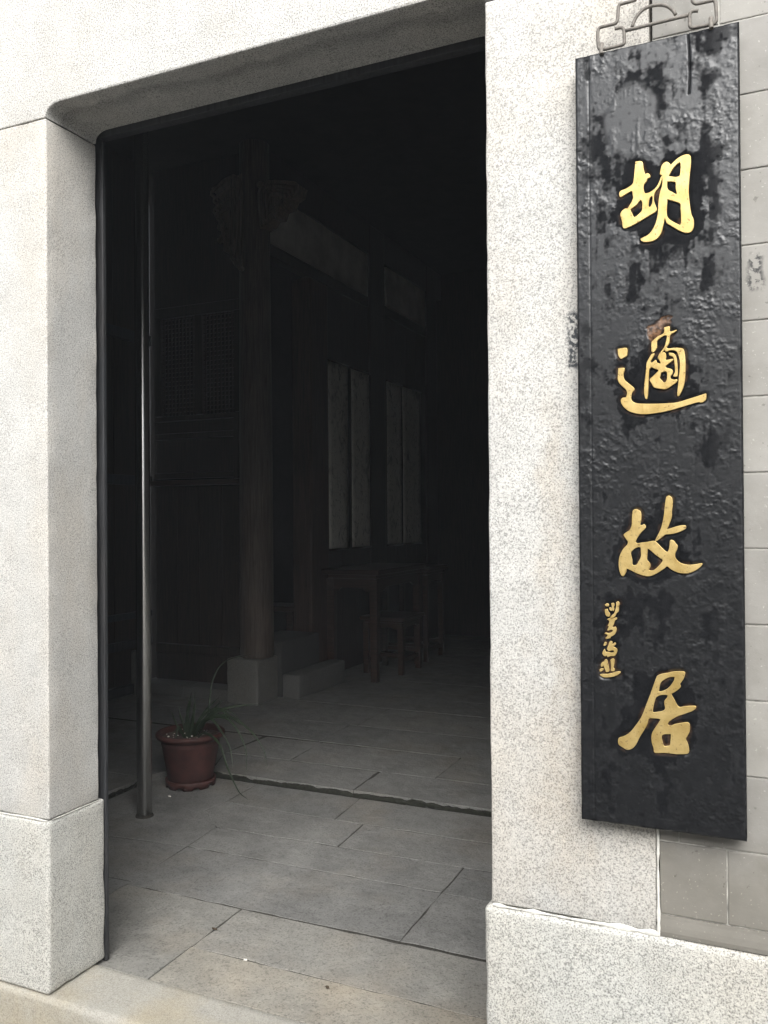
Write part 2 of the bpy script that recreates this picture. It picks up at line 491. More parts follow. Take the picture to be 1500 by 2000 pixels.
def mortar_bead(name, pts, wid, out, parent, mat=None, step=.008, seed=0, wvec=None, irr=.6):
    """irregular bead of mortar along a polyline; wid in wvec direction, bulging towards out"""
    out = Vector(out); bm = bmesh.new(); prev = None
    P = []
    for a, b in zip(pts[:-1], pts[1:]):
        a, b = Vector(a), Vector(b); n = max(1, int((b - a).length / step))
        for k in range(n): P.append((a + (b - a) * k / n, (b - a).normalized()))
    P.append((Vector(pts[-1]), (Vector(pts[-1]) - Vector(pts[-2])).normalized()))
    for i, (p, t) in enumerate(P):
        wv = Vector(wvec) if wvec else t.cross(out).normalized()
        n1 = mnoise.noise(p * 30 + Vector((seed, 0, 0))); n2 = mnoise.noise(p * 75 + Vector((0, seed, 0))); n3 = mnoise.noise(p * 11 + Vector((0, 0, seed)))
        hw = wid * max(.12, .5 + irr * (n1 * .7 + n2 * .4 + n3 * .6))
        cshift = wv * wid * .3 * n3
        h = out.length * (.7 + .5 * n2)
        o = out.normalized() * h
        ring = [bm.verts.new(p + cshift - wv * hw - out * .6), bm.verts.new(p + cshift - wv * hw * .6 + o * .8), bm.verts.new(p + cshift + o), bm.verts.new(p + cshift + wv * hw * .7 + o * .7), bm.verts.new(p + cshift + wv * hw - out * .6)]
        if prev:
            for k in range(4): bm.faces.new((prev[k], prev[k + 1], ring[k + 1], ring[k]))
        prev = ring
    return wobj(name, from_bm(bm, name), mat or MORTAR, parent)


# ================================================================== SETTING
# street in front (below the step) and an added wall opposite
LANE_H = 2.75
bm = bmesh.new(); bm_box(bm, (-60, -4.199, -.5), (60, -.34, -.23), 0)
tag(wobj('lane_pavement', from_bm(bm), LANEG), kind='structure')
bm = bmesh.new(); bm_box(bm, (-60, -60, -.6), (60, 60, -.505), 0)
tag(wobj('ground', from_bm(bm), LANEG), kind='structure')
# unseen wall added behind the camera to give the facade its falloff of light
bm = bmesh.new(); bm_box(bm, (-30, -4.5, -.5), (30, -4.2, LANE_H), .02); bm_box(bm, (-30, -4.56, LANE_H + .001), (30, -4.14, LANE_H + .10), .02)
tag(wobj('added_lane_wall', from_bm(bm), LANEW), kind='structure')

# ------------------------------------------------------------------ stone doorway
XL, XR, ZS, ZJ, RD = -1.800, -.545, 2.4386, 2.405, .192   # left reveal, right reveal, soffit, jamb/lintel joint, reveal depth
ZB = .474
door = empty('stone_doorway', ((XL + XR) / 2, .1, 0), 'pale granite doorway surround with lintel, jambs and base blocks', 'doorway')
stone_block('jamb', (-2.14, 0, ZB + .003), (XL, RD, ZJ - .002), GR_UP, door, .005, .035, .0015, seed=1)
stone_block('jamb', (XR, .002, ZB + .003), (-.207, RD, ZJ - .002), GR_UP, door, .005, .03, .0016, seed=2)
stone_block('base_block', (-2.6, -.006, .0015), (XL + .004, RD + .022, ZB), GR_LOW, door, .011, .03, .0018, seed=3)
stone_block('base_block', (XR - .014, -.008, .0015), (2.2, RD + .022, ZB), GR_LOW, door, .014, .035, .002, seed=4)
# lintel with filleted inner corners
def lintel():
    fl = .046
    xs = np.unique(np.round(np.concatenate([np.arange(-2.75, .4201, .012), XL + fl * (1 - np.cos(np.linspace(.12, math.pi / 2, 9))), XR - fl * (1 - np.cos(np.linspace(.12, math.pi / 2, 9))), [XL - .0005, XL + .0005, XR - .0005, XR + .0005]]), 5))
    def zb(x):
        if x <= XL or x >= XR: return ZJ
        d = min(x - XL, XR - x)
        return ZJ + .003 + (ZS - ZJ - .003) * (1.0 if d >= fl else math.sqrt(max(0.0, 1 - (1 - d / fl) ** 2)))
    V, Fc = [], []
    ysof = list(np.linspace(.012, RD - .006, 12))
    for x in xs:
        n1 = mnoise.noise(Vector((x * 60, 0, 3))); n2 = mnoise.noise(Vector((x * 9, 2, 3)))
        z = zb(x); inn = z > ZJ + .001
        e = (.005 + .0035 * max(0, n1) + .002 * n2) if inn else .003
        f = lambda y: z + (.0022 * mnoise.noise(Vector((x * 11, y * 14, 5))) + .0010 * mnoise.noise(Vector((x * 45, y * 45, 5))) if inn else 0)
        pr = [(RD, 3.05), (0, 3.05), (.0008 * n2, z + .05), (0.0, z + e), (e * .3, z + e * .3), (e, z)] + [(y, f(y)) for y in ysof] + [(RD - .002, z + .0015), (RD + .001 * n1, z + .006), (RD, 3.049)]
        V.append([(x, a, b) for a, b in pr])
    n = len(V[0]); flat = [p for r_ in V for p in r_]
    for i in range(len(xs) - 1):
        for k in range(n - 1): Fc.append((i * n + k, i * n + k + 1, (i + 1) * n + k + 1, (i + 1) * n + k))
    Fc.append(tuple(range(n))); Fc.append(tuple((len(xs) - 1) * n + k for k in range(n)))
    me = bpy.data.meshes.new('lintel'); me.from_pydata(flat, [], Fc)
    bm = bmesh.new(); bm.from_mesh(me); bmesh.ops.recalc_face_normals(bm, faces=bm.faces); bm.to_mesh(me); bm.free()
    return wobj('lintel', me, GR_LINT, door)
lintel()
# threshold, worn along its front edge
def threshold():
    xs = np.arange(-2.6, .9, .02); prof = [(-.30, -.23), (-.30, -.14), (-.02, -.13)]
    V, Fc = [], []
    def ring(x):
        wear = .016 * math.exp(-((x + 1.15) / .42) ** 2)
        j = .003 * mnoise.noise(Vector((x * 12, 0, 0))) + .002 * mnoise.noise(Vector((x * 45, 0, 3)))
        top = -.001 - wear * .3
        out = [(.31, -.23), (.31, -.016), (.185 + j, -.016), (.183 + j, top - .004), (.178 + j, top)]
        out += [(y, top + .0012 * mnoise.noise(Vector((x * 14, y * 14, 1)))) for y in np.linspace(.16, .03, 8)]
        rr = .016 + wear
        out += [(-.012 + j + rr * (1 - math.sin(a)) , top - rr * (1 - math.cos(a))) for a in np.linspace(0, math.pi / 2, 7)]
        out += [(-.012 + j + .002 * mnoise.noise(Vector((x * 20, z * 20, 7))), z) for z in np.linspace(top - rr - .02, -.235, 8)]
        return [(x, y, z) for y, z in out]
    for x in xs: V.append(ring(x))
    n = len(V[0]); flat = [p for r_ in V for p in r_]
    for i in range(len(xs) - 1):
        for k in range(n - 1): Fc.append((i * n + k, i * n + k + 1, (i + 1) * n + k + 1, (i + 1) * n + k))
    me = bpy.data.meshes.new('threshold'); me.from_pydata(flat, [], Fc)
    bm = bmesh.new(); bm.from_mesh(me); bmesh.ops.recalc_face_normals(bm, faces=bm.faces); bm.to_mesh(me); bm.free()
    return wobj('threshold', me, GR_THR, door, True)
threshold()
stone_block('step', (-2.6, -.34, -.30), (.9, -.02, -.165), GR_THR, door, .012, .05, .002, seed=6)
# mortar of the doorway
mortar_bead('mortar', [(XR + .004, -.001, ZB + .001), (-.205, -.001, ZB + .002)], .008, (0, -.003, .001), door, seed=2, wvec=(0, 0, 1), irr=.75)
mortar_bead('mortar', [(-2.12, -.002, ZB + .001), (XL - .004, -.002, ZB + .001)], .0045, (0, -.004, .001), door, seed=5, wvec=(0, 0, 1), irr=.4)
mortar_bead('mortar', [(XL + .001, .012, ZB + .001), (XL + .001, RD - .004, ZB + .001)], .003, (.003, 0, .001), door, seed=8, wvec=(0, 0, 1), irr=.5)
mortar_bead('mortar', [(-.2035, -.001, ZB), (-.204, -.001, .82)], .0065, (0, -.0025, 0), door, seed=12, wvec=(1, 0, 0), irr=.7)

# ------------------------------------------------------------------ brick walls either side of the doorway
COURSE, LEN = .1437, .29
Z0 = .516
brick_meshes = {}
def brick(x0, x1, z0, z1, parent, seed):
    key = (round(x1 - x0, 4), round(z1 - z0, 4), seed % 3)
    if key not in brick_meshes:
        w_, h_ = x1 - x0, z1 - z0
        bm = bmesh.new(); bm_box(bm, (0, 0, 0), (w_, .06, h_), .0022)
        for v in bm.verts:
            v.co += Vector((1, 1, 1)) * .0007 * mnoise.noise(v.co * 40 + Vector((seed * 3.1, 0, 0)))
        me = from_bm(bm, 'brick'); me.materials.append(BRICK); brick_meshes[key] = me
    o = bpy.data.objects.new('brick', brick_meshes[key]); COL.objects.link(o)
    o.parent = parent; o.location = Vector((x0, .004 + .0012 * ((seed * 37 % 11) / 11 - .5), z0)) - parent.location
    o.rotation_euler = (0, .0006 * ((seed * 13 % 7) - 3), 0)
    return o

def brick_wall(xa, xb, label, ja, jb, seed0):
    par = empty('brick_wall', ((xa + xb) / 2, .03, Z0), label, 'wall')
    s = seed0; G = .0028
    row = 0; z = Z0
    while z < 3.2:
        st = ja if row % 2 == 0 else jb
        js = [xa]; x = st
        while x - LEN > xa + .03: x -= LEN
        while x < xb - .03:
            if x > xa + .03: js.append(x)
            x += LEN
        js.append(xb)
        for a, b in zip(js[:-1], js[1:]):
            if z > ZJ - .1 and a < .42 and b > -2.75 and z < 3.06: 
                a2, b2 = (max(a, .422), b) if a > -1 else (a, min(b, -2.752))
                if b2 - a2 < .03: continue
                a, b = a2, b2
                if False: pass
            brick(a + G / 2, b - G / 2, z + G / 2, z + COURSE - G / 2, par, s); s += 1
        z += COURSE; row += 1
    me_lo = (xa + .001, .0078, Z0 - .04)
    bm = bmesh.new(); bm_box(bm, (xa + .001, .0068, Z0 - .002), (xb - .001, .0655, ZJ - .003), 0)
    wobj('joint_mortar', from_bm(bm), mat_joint, par)
    # moulded skirting course on the plinth
    yy = [(-.001, ZB + .001), (-.002, ZB + .010), (.000, ZB + .022), (.003, ZB + .034), (.004, Z0 - .001), (.05, Z0 - .001), (.05, ZB + .001)]
    x = xa
    while x < xb - .01:
        x2 = min(xb, x + .42)
        bm = bmesh.new()
        A = [bm.verts.new((x + .0015, a, b)) for a, b in yy]; B = [bm.verts.new((x2 - .0015, a, b)) for a, b in yy]
        for k in range(len(yy)):
            j = (k + 1) % len(yy); bm.faces.new((A[k], A[j], B[j], B[k]))
        bm.faces.new(A[::-1]); bm.faces.new(B)
        wobj('skirting_brick', from_bm(bm), BRICK, par); x = x2
    return par
mat_joint = mat_simple('joint_lime', (.50, .49, .45), .9, nscale=25, var=.55, bump=.4, bdist=.002)
brick_wall(-.2025, 2.2, 'fine-jointed grey brick wall behind the black signboard', -.078, -.165, 3)
brick_wall(-4.6, -2.143, 'fine-jointed grey brick wall on the far side of the granite jamb', -2.5, -2.36, 60)

# ------------------------------------------------------------------ timber door frame inside the stone
frame = empty('timber_door_frame', (-1.17, .25, 0), 'dark timber door frame fitted behind the stone surround', 'door frame')
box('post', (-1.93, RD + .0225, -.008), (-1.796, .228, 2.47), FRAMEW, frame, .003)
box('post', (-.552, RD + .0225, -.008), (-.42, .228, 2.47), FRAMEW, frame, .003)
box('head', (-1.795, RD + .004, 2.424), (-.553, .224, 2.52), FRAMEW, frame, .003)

# ------------------------------------------------------------------ building shell (dark interior)
ZF, ZR = -.010, .020        # entry floor, raised hall floor
CE = 3.95
def struct_box(name, lo, hi, mat, bevel=0):
    return tag(box(name, lo, hi, mat, None, bevel), kind='structure')
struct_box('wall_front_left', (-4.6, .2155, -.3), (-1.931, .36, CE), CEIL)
struct_box('wall_front_right', (-.419, .2155, -.3), (2.2, .36, CE), PLASTER)  # unseen inside, made pale to bounce fill light into the hall
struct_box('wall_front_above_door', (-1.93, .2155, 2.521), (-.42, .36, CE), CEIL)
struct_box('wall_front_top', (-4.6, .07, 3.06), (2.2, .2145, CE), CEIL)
struct_box('wall_right', (1.2, .361, -.3), (1.35, 7.2, CE), PLASTER)  # unseen wall, also made pale for the added fill light
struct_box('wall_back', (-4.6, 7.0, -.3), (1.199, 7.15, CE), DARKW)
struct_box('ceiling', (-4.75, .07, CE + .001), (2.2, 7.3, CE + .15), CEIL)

# floor: grout bed with separate stone slabs
floor = box('floor', (-4.6, .312, -.3), (1.199, 6.999, ZF - .0022), GROUT, None, 0); tag(floor, kind='structure')
bed = box('grout_bed', (-4.5, 1.865, ZF - .2), (1.15, 6.99, ZR - .0022), GROUT, floor, 0)
bed2 = box('grout_bed', (-4.5, .365, ZF - .2), (-2.86, 1.84, ZR - .0022), GROUT, floor, 0)
def slab(poly, z, g=.0024, **k):
    poly = np.array(poly, float); c = poly.mean(0)
    p = []
    for a in poly:
        d = c - a; p.append(a + np.sign(d) * g)
    dz = random.uniform(-.001, .001)
    prism('slab', p, z - .14, z + dz, k.get('mat', SLAB), floor, .0012, .0016, .05)
R_ = lambda x0, x1, y0, y1: [(x0, y0), (x1, y0), (x1, y1), (x0, y1)]
E0 = .188
slab(R_(-1.622, .6, E0, .39), ZF, mat=SLAB_DOORLIT); slab(R_(-1.622, .6, .39, .665), ZF, mat=SLAB_MID)
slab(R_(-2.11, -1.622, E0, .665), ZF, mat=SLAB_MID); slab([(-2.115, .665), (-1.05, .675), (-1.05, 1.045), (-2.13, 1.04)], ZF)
slab([(-1.05, .675), (.6, .69), (.6, 1.05), (-1.05, 1.045)], ZF)
slab([(-2.83, E0), (-2.11, E0), (-2.11, .69), (-2.83, .66)], ZF)
slab([(-2.83, .66), (-2.11, .69), (-2.13, 1.04), (-2.83, .97)], ZF)
slab([(-2.13, 1.04), (-1.05, 1.045), (-1.05, 1.28), (-2.15, 1.262)], ZF); slab([(-1.05, 1.045), (.6, 1.05), (.6, 1.29), (-1.05, 1.28)], ZF)
slab([(-2.15, 1.262), (-1.575, 1.275), (-1.59, 1.54), (-2.3, 1.545), (-2.315, 1.414)], ZF)
slab([(-1.575, 1.275), (.6, 1.29), (.6, 1.545), (-1.59, 1.54)], ZF)
slab([(-2.3, 1.545), (-1.73, 1.54), (-1.75, 1.835), (-2.31, 1.835)], ZF); slab([(-1.73, 1.54), (-.4, 1.545), (-.4, 1.835), (-1.75, 1.835)], ZF)
slab([(-.4, 1.545), (.6, 1.545), (.6, 1.835), (-.4, 1.835)], ZF)
slab([(-2.83, .97), (-2.13, 1.04), (-2.15, 1.262), (-2.315, 1.414), (-2.3, 1.545), (-2.31, 1.835), (-2.83, 1.835)], ZF)
# raised hall floor
slab([(-2.60, 1.842), (-1.79, 1.842), (-1.805, 2.16), (-2.72, 2.15)], ZR); slab(R_(-1.79, -.9, 1.842, 2.165), ZR); slab(R_(-.9, .6, 1.842, 2.165), ZR)
slab([(-2.72, 2.15), (-2.32, 2.16), (-2.33, 2.54), (-2.69, 2.53)], ZR); slab([(-2.32, 2.16), (-1.5, 2.165), (-1.5, 2.56), (-2.33, 2.54)], ZR); slab(R_(-1.5, -.3, 2.165, 2.56), ZR); slab(R_(-.3, .9, 2.165, 2.56), ZR)
# left aisle
ys = [.37, .75, 1.2, 1.62, 2.05, 2.53]
for i, (a, b) in enumerate(zip(ys[:-1], ys[1:])):
    xr = -2.836 if b < 1.9 else -2.72
    xm = -3.5 + .23 * ((i * 7) % 4 - 1.5)
    slab(R_(-4.4, xm, a, b), ZR); slab([(xm, a), (xr if i != 3 else -2.836, a), (xr, b), (xm, b)], ZR)
slab([(-2.836, 1.842), (-2.60, 1.842), (-2.72, 2.15), (-2.836, 2.05)], ZR)
y = 2.555; i = 0
while y < 6.9:
    d = [.42, .50, .38, .55, .46][i % 5]; y2 = min(6.98, y + d)
    x = -4.45 + [0, .4, .2, .6, .3][i % 5] * .0
    cuts = [-4.45]; xx = -4.45 + random.uniform(.5, 1.1)
    while xx < .8: cuts.append(xx); xx += random.uniform(.7, 1.25)
    cuts.append(1.0)
    for a, b in zip(cuts[:-1], cuts[1:]): slab(R_(a, b, y, y2), ZR)
    y = y2; i += 1

# dark strip along the foot of the low step, covering most of its riser
mortar_bead('dark_line', [(-2.83, 1.838, ZF + .008), (-1.6, 1.838, ZF + .009), (.5, 1.838, ZF + .008)], .026, (0, -.004, .0), floor, DARK_STRIP, .012, 3, (0, 0, 1), .35)
mortar_bead('dark_line', [(-2.8335, 1.83, ZF + .008), (-2.8335, .4, ZF + .008)], .020, (.005, 0, .0), floor, DARK_STRIP, .012, 6, (0, 0, 1), .35)
# left aisle wall (dark boards on rails)
aisle = empty('panelled_side_wall', (-4.3, 1.9, ZR), 'dark timber panelled wall at the left of the entry, behind the steel pole', 'wall')
yb = .37
while yb < 3.35:
    y2 = min(3.39, yb + .24); box('board', (-4.32, yb + .002, ZR + .005), (-4.262, y2 - .002, CE), DARKW, aisle, .003); yb = y2
for z0, z1 in ((.03, .10), (.36, .42), (.575, .62), (1.55, 1.62), (2.6, 2.68)):
    box('rail', (-4.26, .38, z0), (-4.225, 3.38, z1), FRAMEW, aisle, .004)

# partition of the side chamber with lattice window
PY = 3.40
part_ = empty('chamber_partition', (-3.85, PY, ZR), 'dark timber chamber partition with lattice windows between column and side wall', 'partition')
def pbox(n, x0, x1, z0, z1, y0=PY, y1=PY + .05, mat=DARKW, bev=.004): return box(n, (x0, y0, z0), (x1, y1, z1), mat, part_, bev)
xb = -4.22
while xb < -3.46:
    x2 = min(-3.45, xb + .2); pbox('board', xb + .002, x2 - .002, .37, 1.54, PY + .012, PY + .04); xb = x2
pbox('sill_rail', -4.222, -3.44, 1.545, 1.585, PY - .05, PY + .04, TABLEW)
pbox('bottom_rail', -4.222, -3.44, .30, .366); pbox('lower_board', -4.22, -3.45, .10, .298, PY + .015, PY + .045)
pbox('rail', -4.222, -3.46, 1.60, 1.64); pbox('rail', -4.222, -3.46, 1.895, 1.935); pbox('rail', -4.222, -3.46, 2.03, 2.065)
pbox('carved_panel', -4.22, -3.50, 1.645, 1.89, PY + .02, PY + .045); pbox('carved_panel', -4.22, -3.50, 1.94, 2.025, PY + .02, PY + .045)
for xa in (-4.222, -3.845, -3.50): pbox('stile', xa, xa + .065, 2.07, 2.80)
pbox('stile', -3.50, -3.455, 1.59, 2.065, PY - .012, PY + .05)
pbox('rail', -4.222, -3.44, 2.805, 2.88); pbox('upper_board', -4.222, -3.40, 2.885, CE - .02, PY + .01, PY + .045)
for (xa, xb2) in ((-4.155, -3.847), (-3.778, -3.502)):
    bm = bmesh.new(); x = xa + .02
    while x < xb2: bm_box(bm, (x - .004, PY + .014, 2.072), (x + .004, PY + .03, 2.80)); x += .033
    z = 2.10
    while z < 2.80: bm_box(bm, (xa, PY + .018, z - .004), (xb2, PY + .034, z + .004)); z += .033
    tag(wobj('lattice', from_bm(bm), DARKW, part_), kind='stuff')
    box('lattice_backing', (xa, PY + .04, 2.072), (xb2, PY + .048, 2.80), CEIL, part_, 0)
sill = empty('stone_sill', (-3.8, 3.3, ZR), 'low grey stone sill under the timber chamber partition', 'sill')
for a, b in ((-4.26, -3.84), (-3.837, -3.46)):
    stone_block('stone', (a, 3.245, ZR - .01), (b, 3.47, .098), STEPST, sill, .006, .06, .0015, seed=a)
pstone = stone_block('stone_stub', (-4.255, 3.17, ZR), (-4.20, 3.24, .34), BASEST, None, .006, .05, .0015)
tag(pstone, 'short pale stone stub in the corner beside the steel pole', 'stone')

# ------------------------------------------------------------------ column on its stone base
colm = empty('timber_column', (-3.30, 3.36, ZR), 'round brown timber column with carved brackets on a square stone base', 'column')
stone_block('stone_base', (-3.448, 3.212, ZR - .004), (-3.196, 3.485, .327), BASEST, colm, .012, .03, .003, seed=9)
bm = bmesh.new()
prof = [(.112, .33), (.118, .36), (.117, 1.2), (.114, 2.2), (.108, 3.1), (.104, 3.93)]
pts = []
lathe_bm(bm, [(r_, z) for r_, z in prof], (-3.285, 3.35, 0), 36)
wobj('shaft', from_bm(bm), COLW, colm, True)
def bracket(profile, x_or_y, th, seed):
    """carved bracket: thick profile with scroll ridges on it (profile in x,z at plane y)"""
    bm = bmesh.new()
    n = len(profile); y0 = x_or_y
    A = [bm.verts.new((x, y0 - th / 2, z)) for x, z in profile]; B = [bm.verts.new((x, y0 + th / 2, z)) for x, z in profile]
    bm.faces.new(A); bm.faces.new(B[::-1])
    for k in range(n): bm.faces.new((A[k], A[(k + 1) % n], B[(k + 1) % n], B[k]))
    cx = sum(p[0] for p in profile) / n; cz = sum(p[1] for p in profile) / n
    for s in (.9, .72, .54, .36):
        loop = [(cx + (x - cx) * s, y0 - th / 2 - .03 * (1.1 - s), cz + (z - cz) * s) for x, z in profile]
        tube_bm(bm, catmull(loop + [loop[0]], 4), .012, 6, False)
    rs = random.Random(seed)
    for _ in range(16):
        t = rs.random(); i = rs.randrange(n); px = cx + (profile[i][0] - cx) * t; pz = cz + (profile[i][1] - cz) * t
        m = bmesh.ops.create_icosphere(bm, subdivisions=1, radius=rs.uniform(.014, .03))
        for v in m['verts']: v.co += Vector((px, y0 - th / 2 - .008, pz))
    return wobj('carved_bracket', from_bm(bm), BRACKW, colm)
bracket([(-3.31, 3.02), (-3.35, 3.03), (-3.40, 3.10), (-3.385, 3.14), (-3.46, 3.17), (-3.44, 3.22), (-3.50, 3.25), (-3.465, 3.31), (-3.52, 3.35), (-3.48, 3.42), (-3.56, 3.48), (-3.51, 3.56), (-3.58, 3.64), (-3.32, 3.70)], 3.30, .11, 3)
bracket([(-3.2, 3.31), (-3.13, 3.33), (-3.10, 3.37), (-3.05, 3.37), (-3.03, 3.42), (-2.97, 3.43), (-2.95, 3.48), (-2.90, 3.50), (-2.88, 3.56), (-2.94, 3.60), (-3.2, 3.62)], 3.34, .11, 5)

# ------------------------------------------------------------------ inner hall side wall with plaster panels, posts and hanging scrolls
WX = -3.25
hall = empty('hall_side_wall', (WX - .06, 5.2, ZR), 'dark timber hall side wall with pale plaster panels above', 'wall')
def hbox(n, y0, y1, z0, z1, x0=WX - .06, x1=WX, mat=DARKW, bev=.004): return box(n, (x0, y0, z0), (x1, y1, z1), mat, hall, bev)
hbox('post', 4.06, 4.36, ZR, 3.183, WX - .16, WX + .012, PILW, .02)
hbox('post', 5.15, 5.49, ZR, CE - .01, WX - .16, WX + .012, DARKW, .02)
hbox('post', 6.55, 6.85, ZR, CE - .01, WX - .16, WX + .012, DARKW, .02)
for a, b in ((4.362, 5.148), (5.492, 6.548)):
    yb = a
    while yb < b - .01:
        y2 = min(b, yb + .264); hbox('board', yb + .001, y2 - .001, ZR, 3.18, WX - .05, WX - .01); yb = y2
    hbox('tie_beam', a, b, 3.185, 3.275, WX - .07, WX + .004)
hbox('tie_beam', 3.47, 4.361, 3.187, 3.275, WX - .07, WX + .004)
hbox('plaster_panel', 3.49, 5.148, 3.278, 3.655, WX - .05, WX - .004, PLASTER)
hbox('plaster_panel', 5.552, 6.548, 3.278, 3.655, WX - .05, WX - .004, PLASTER)
hbox('top_beam', 3.47, 6.99, 3.66, CE - .012, WX - .08, WX + .008)
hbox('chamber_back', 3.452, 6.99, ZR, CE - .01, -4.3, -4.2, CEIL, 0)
sl = empty('chamber_doorsill', (-3.3, 3.75, ZR), 'tall dark stone doorsill beside the column', 'sill')
stone_block('sill_stone', (-3.52, 3.492, ZR), (-3.172, 4.055, .417), SILLST, sl, .012, .05, .0025, seed=4)
st = stone_block('step_stone', (-3.168, 3.49, ZR - .002), (-3.025, 4.20, .188), STEPST, None, .012, .035, .003, seed=15)
tag(st, 'low oblong stone step in front of the chamber doorsill', 'step')
# bench inside the chamber doorway
bn = empty('wooden_bench', (-3.75, 4.05, ZR), 'dark wooden bench just visible through the chamber doorway', 'bench')
box('seat', (-4.15, 4.08, .56), (-3.40, 4.36, .60), TABLEW, bn, .006)
for x in (-4.1, -3.5):
    for yv in (4.11, 4.29): box('leg', (x, yv, ZR), (x + .05, yv + .05, .559), TABLEW, bn, .004)

scroll_lab = ['inked paper scroll hanging next to the brown timber post above the table',
              'inked paper scroll, second from the brown post, above the table',
              'dim inked paper scroll just past the middle post',
              'dim inked paper scroll deepest along the hall wall']
for i, (a, b) in enumerate(((4.362, 4.712), (4.782, 5.138), (5.524, 5.868), (5.902, 6.36))):
    o = empty('hanging_scroll', (WX - .005, (a + b) / 2, 1.035), scroll_lab[i], 'scroll', 'paper scrolls on the hall wall')
    nz, ny = 24, 6; V, Fc = [], []
    for k in range(nz + 1):
        for j in range(ny + 1):
            yv = a + (b - a) * j / ny; z = 1.047 + (2.575 - 1.047) * k / nz
            V.append((WX + .006 + .002 * mnoise.noise(Vector((yv * 6, z * 3, i))), yv, z))
    for k in range(nz):
        for j in range(ny):
            q = k * (ny + 1) + j; Fc.append((q, q + 1, q + ny + 2, q + ny + 1))
    n0 = len(V)
    me = bpy.data.meshes.new('paper'); me.from_pydata(V, [], Fc); pp = wobj('paper', me, SCROLL, o, True)
    sm = pp.modifiers.new('solid', 'SOLIDIFY'); sm.thickness = .0015
    for z in (1.04, 2.582):
        bm = bmesh.new(); tube_bm(bm, [(WX + .010, a - .012, z), (WX + .010, b + .012, z)], .0085, 10); wobj('roller', from_bm(bm), TABLEW, o)

# ------------------------------------------------------------------ furniture along the hall wall
def table(name, x0, x1, y0, y1, h, label, cat, leg=.052, apron=.1, stretcher=None, top_t=.042, waist=.03, over=.03, group=None):
    o = empty(name, ((x0 + x1) / 2, (y0 + y1) / 2, ZR), label, cat, group)
    box('top', (x0 - over, y0 - over, h - top_t), (x1 + over, y1 + over, h), TABLEW, o, .008)
    box('waist', (x0 + .012, y0 + .012, h - top_t - waist), (x1 - .012, y1 - .012, h - top_t - .0005), TABLEW, o, .003)
    zt = h - top_t - waist - .0005
    for xx in (x0, x1 - leg):
        for yy in (y0, y1 - leg):
            bm = bmesh.new(); bm_box(bm, (xx, yy, ZR), (xx + leg, yy + leg, zt), .006)
            for v in bm.verts:
                if v.co.z < .4:
                    f = 1 - .14 * (1 - (v.co.z - ZR) / .4); cx, cyy = xx + leg / 2, yy + leg / 2
                    v.co.x = cx + (v.co.x - cx) * f; v.co.y = cyy + (v.co.y - cyy) * f
            wobj('leg', from_bm(bm), TABLEW, o)
    def apr(a, b, axis, c):
        n = 24; prof = [(a, zt)]
        for k in range(n + 1):
            t = k / n; s = min(t, 1 - t)
            d = apron * (1.0 if s < .12 else (.72 if s > .2 else 1.0 - .28 * (s - .12) / .08))
            prof.append((a + (b - a) * t, zt - d))
        prof.append((b, zt))
        prism('apron', prof, c, c + .018, TABLEW, o, .003, 0, 9, 'y' if axis == 'y' else 'x')
    apr(x0 + leg + .001, x1 - leg - .001, 'y', y0 + .008); apr(x0 + leg + .001, x1 - leg - .001, 'y', y1 - .026)
    apr(y0 + leg + .001, y1 - leg - .001, 'x', x0 + .008); apr(y0 + leg + .001, y1 - leg - .001, 'x', x1 - .026)
    if stretcher:
        z = stretcher
        for yy in (y0 + .014, y1 - .038): box('stretcher', (x0 + leg + .001, yy, z), (x1 - leg - .001, yy + .024, z + .035), TABLEW, o, .004)
        for xx in (x0 + .014, x1 - .038): box('stretcher', (xx, y0 + leg + .001, z - .04), (xx + .024, y1 - leg - .001, z - .005), TABLEW, o, .004)
    return o
table('side_table', -3.205, -2.765, 4.235, 5.18, .895, 'dark wooden side table with shaped apron under the scrolls', 'table', .064, .10)
table('stool', -3.06, -2.70, 4.59, 5.01, .49, 'dark wooden stool tucked under the side table', 'stool', .05, .05, .16, .03, .02, .02)
table('tea_stand', -3.19, -2.75, 5.27, 5.70, .86, 'tall dark tea stand beyond the side table', 'stand', .05, .08, .14)

# ------------------------------------------------------------------ steel pole and potted plant in the entry
pole = empty('steel_pole', (-2.53, 1.26, ZF), 'polished stainless steel pole standing inside the doorway', 'pole')
bm = bmesh.new(); tube_bm(bm, [(-2.522, 1.25, ZF), (-2.522, 1.25, 1.5), (-2.522, 1.25, CE)], .0325, 32, True); wobj('tube', from_bm(bm), STEEL, pole)
bm = bmesh.new()
rg = lathe_bm(bm, [(.0328, .010), (.036, .007), (.0385, .002), (.039, -.002)], (-2.522, 1.25, ZF + .001), 32); wobj('foot_ring', from_bm(bm), GROUT, pole)

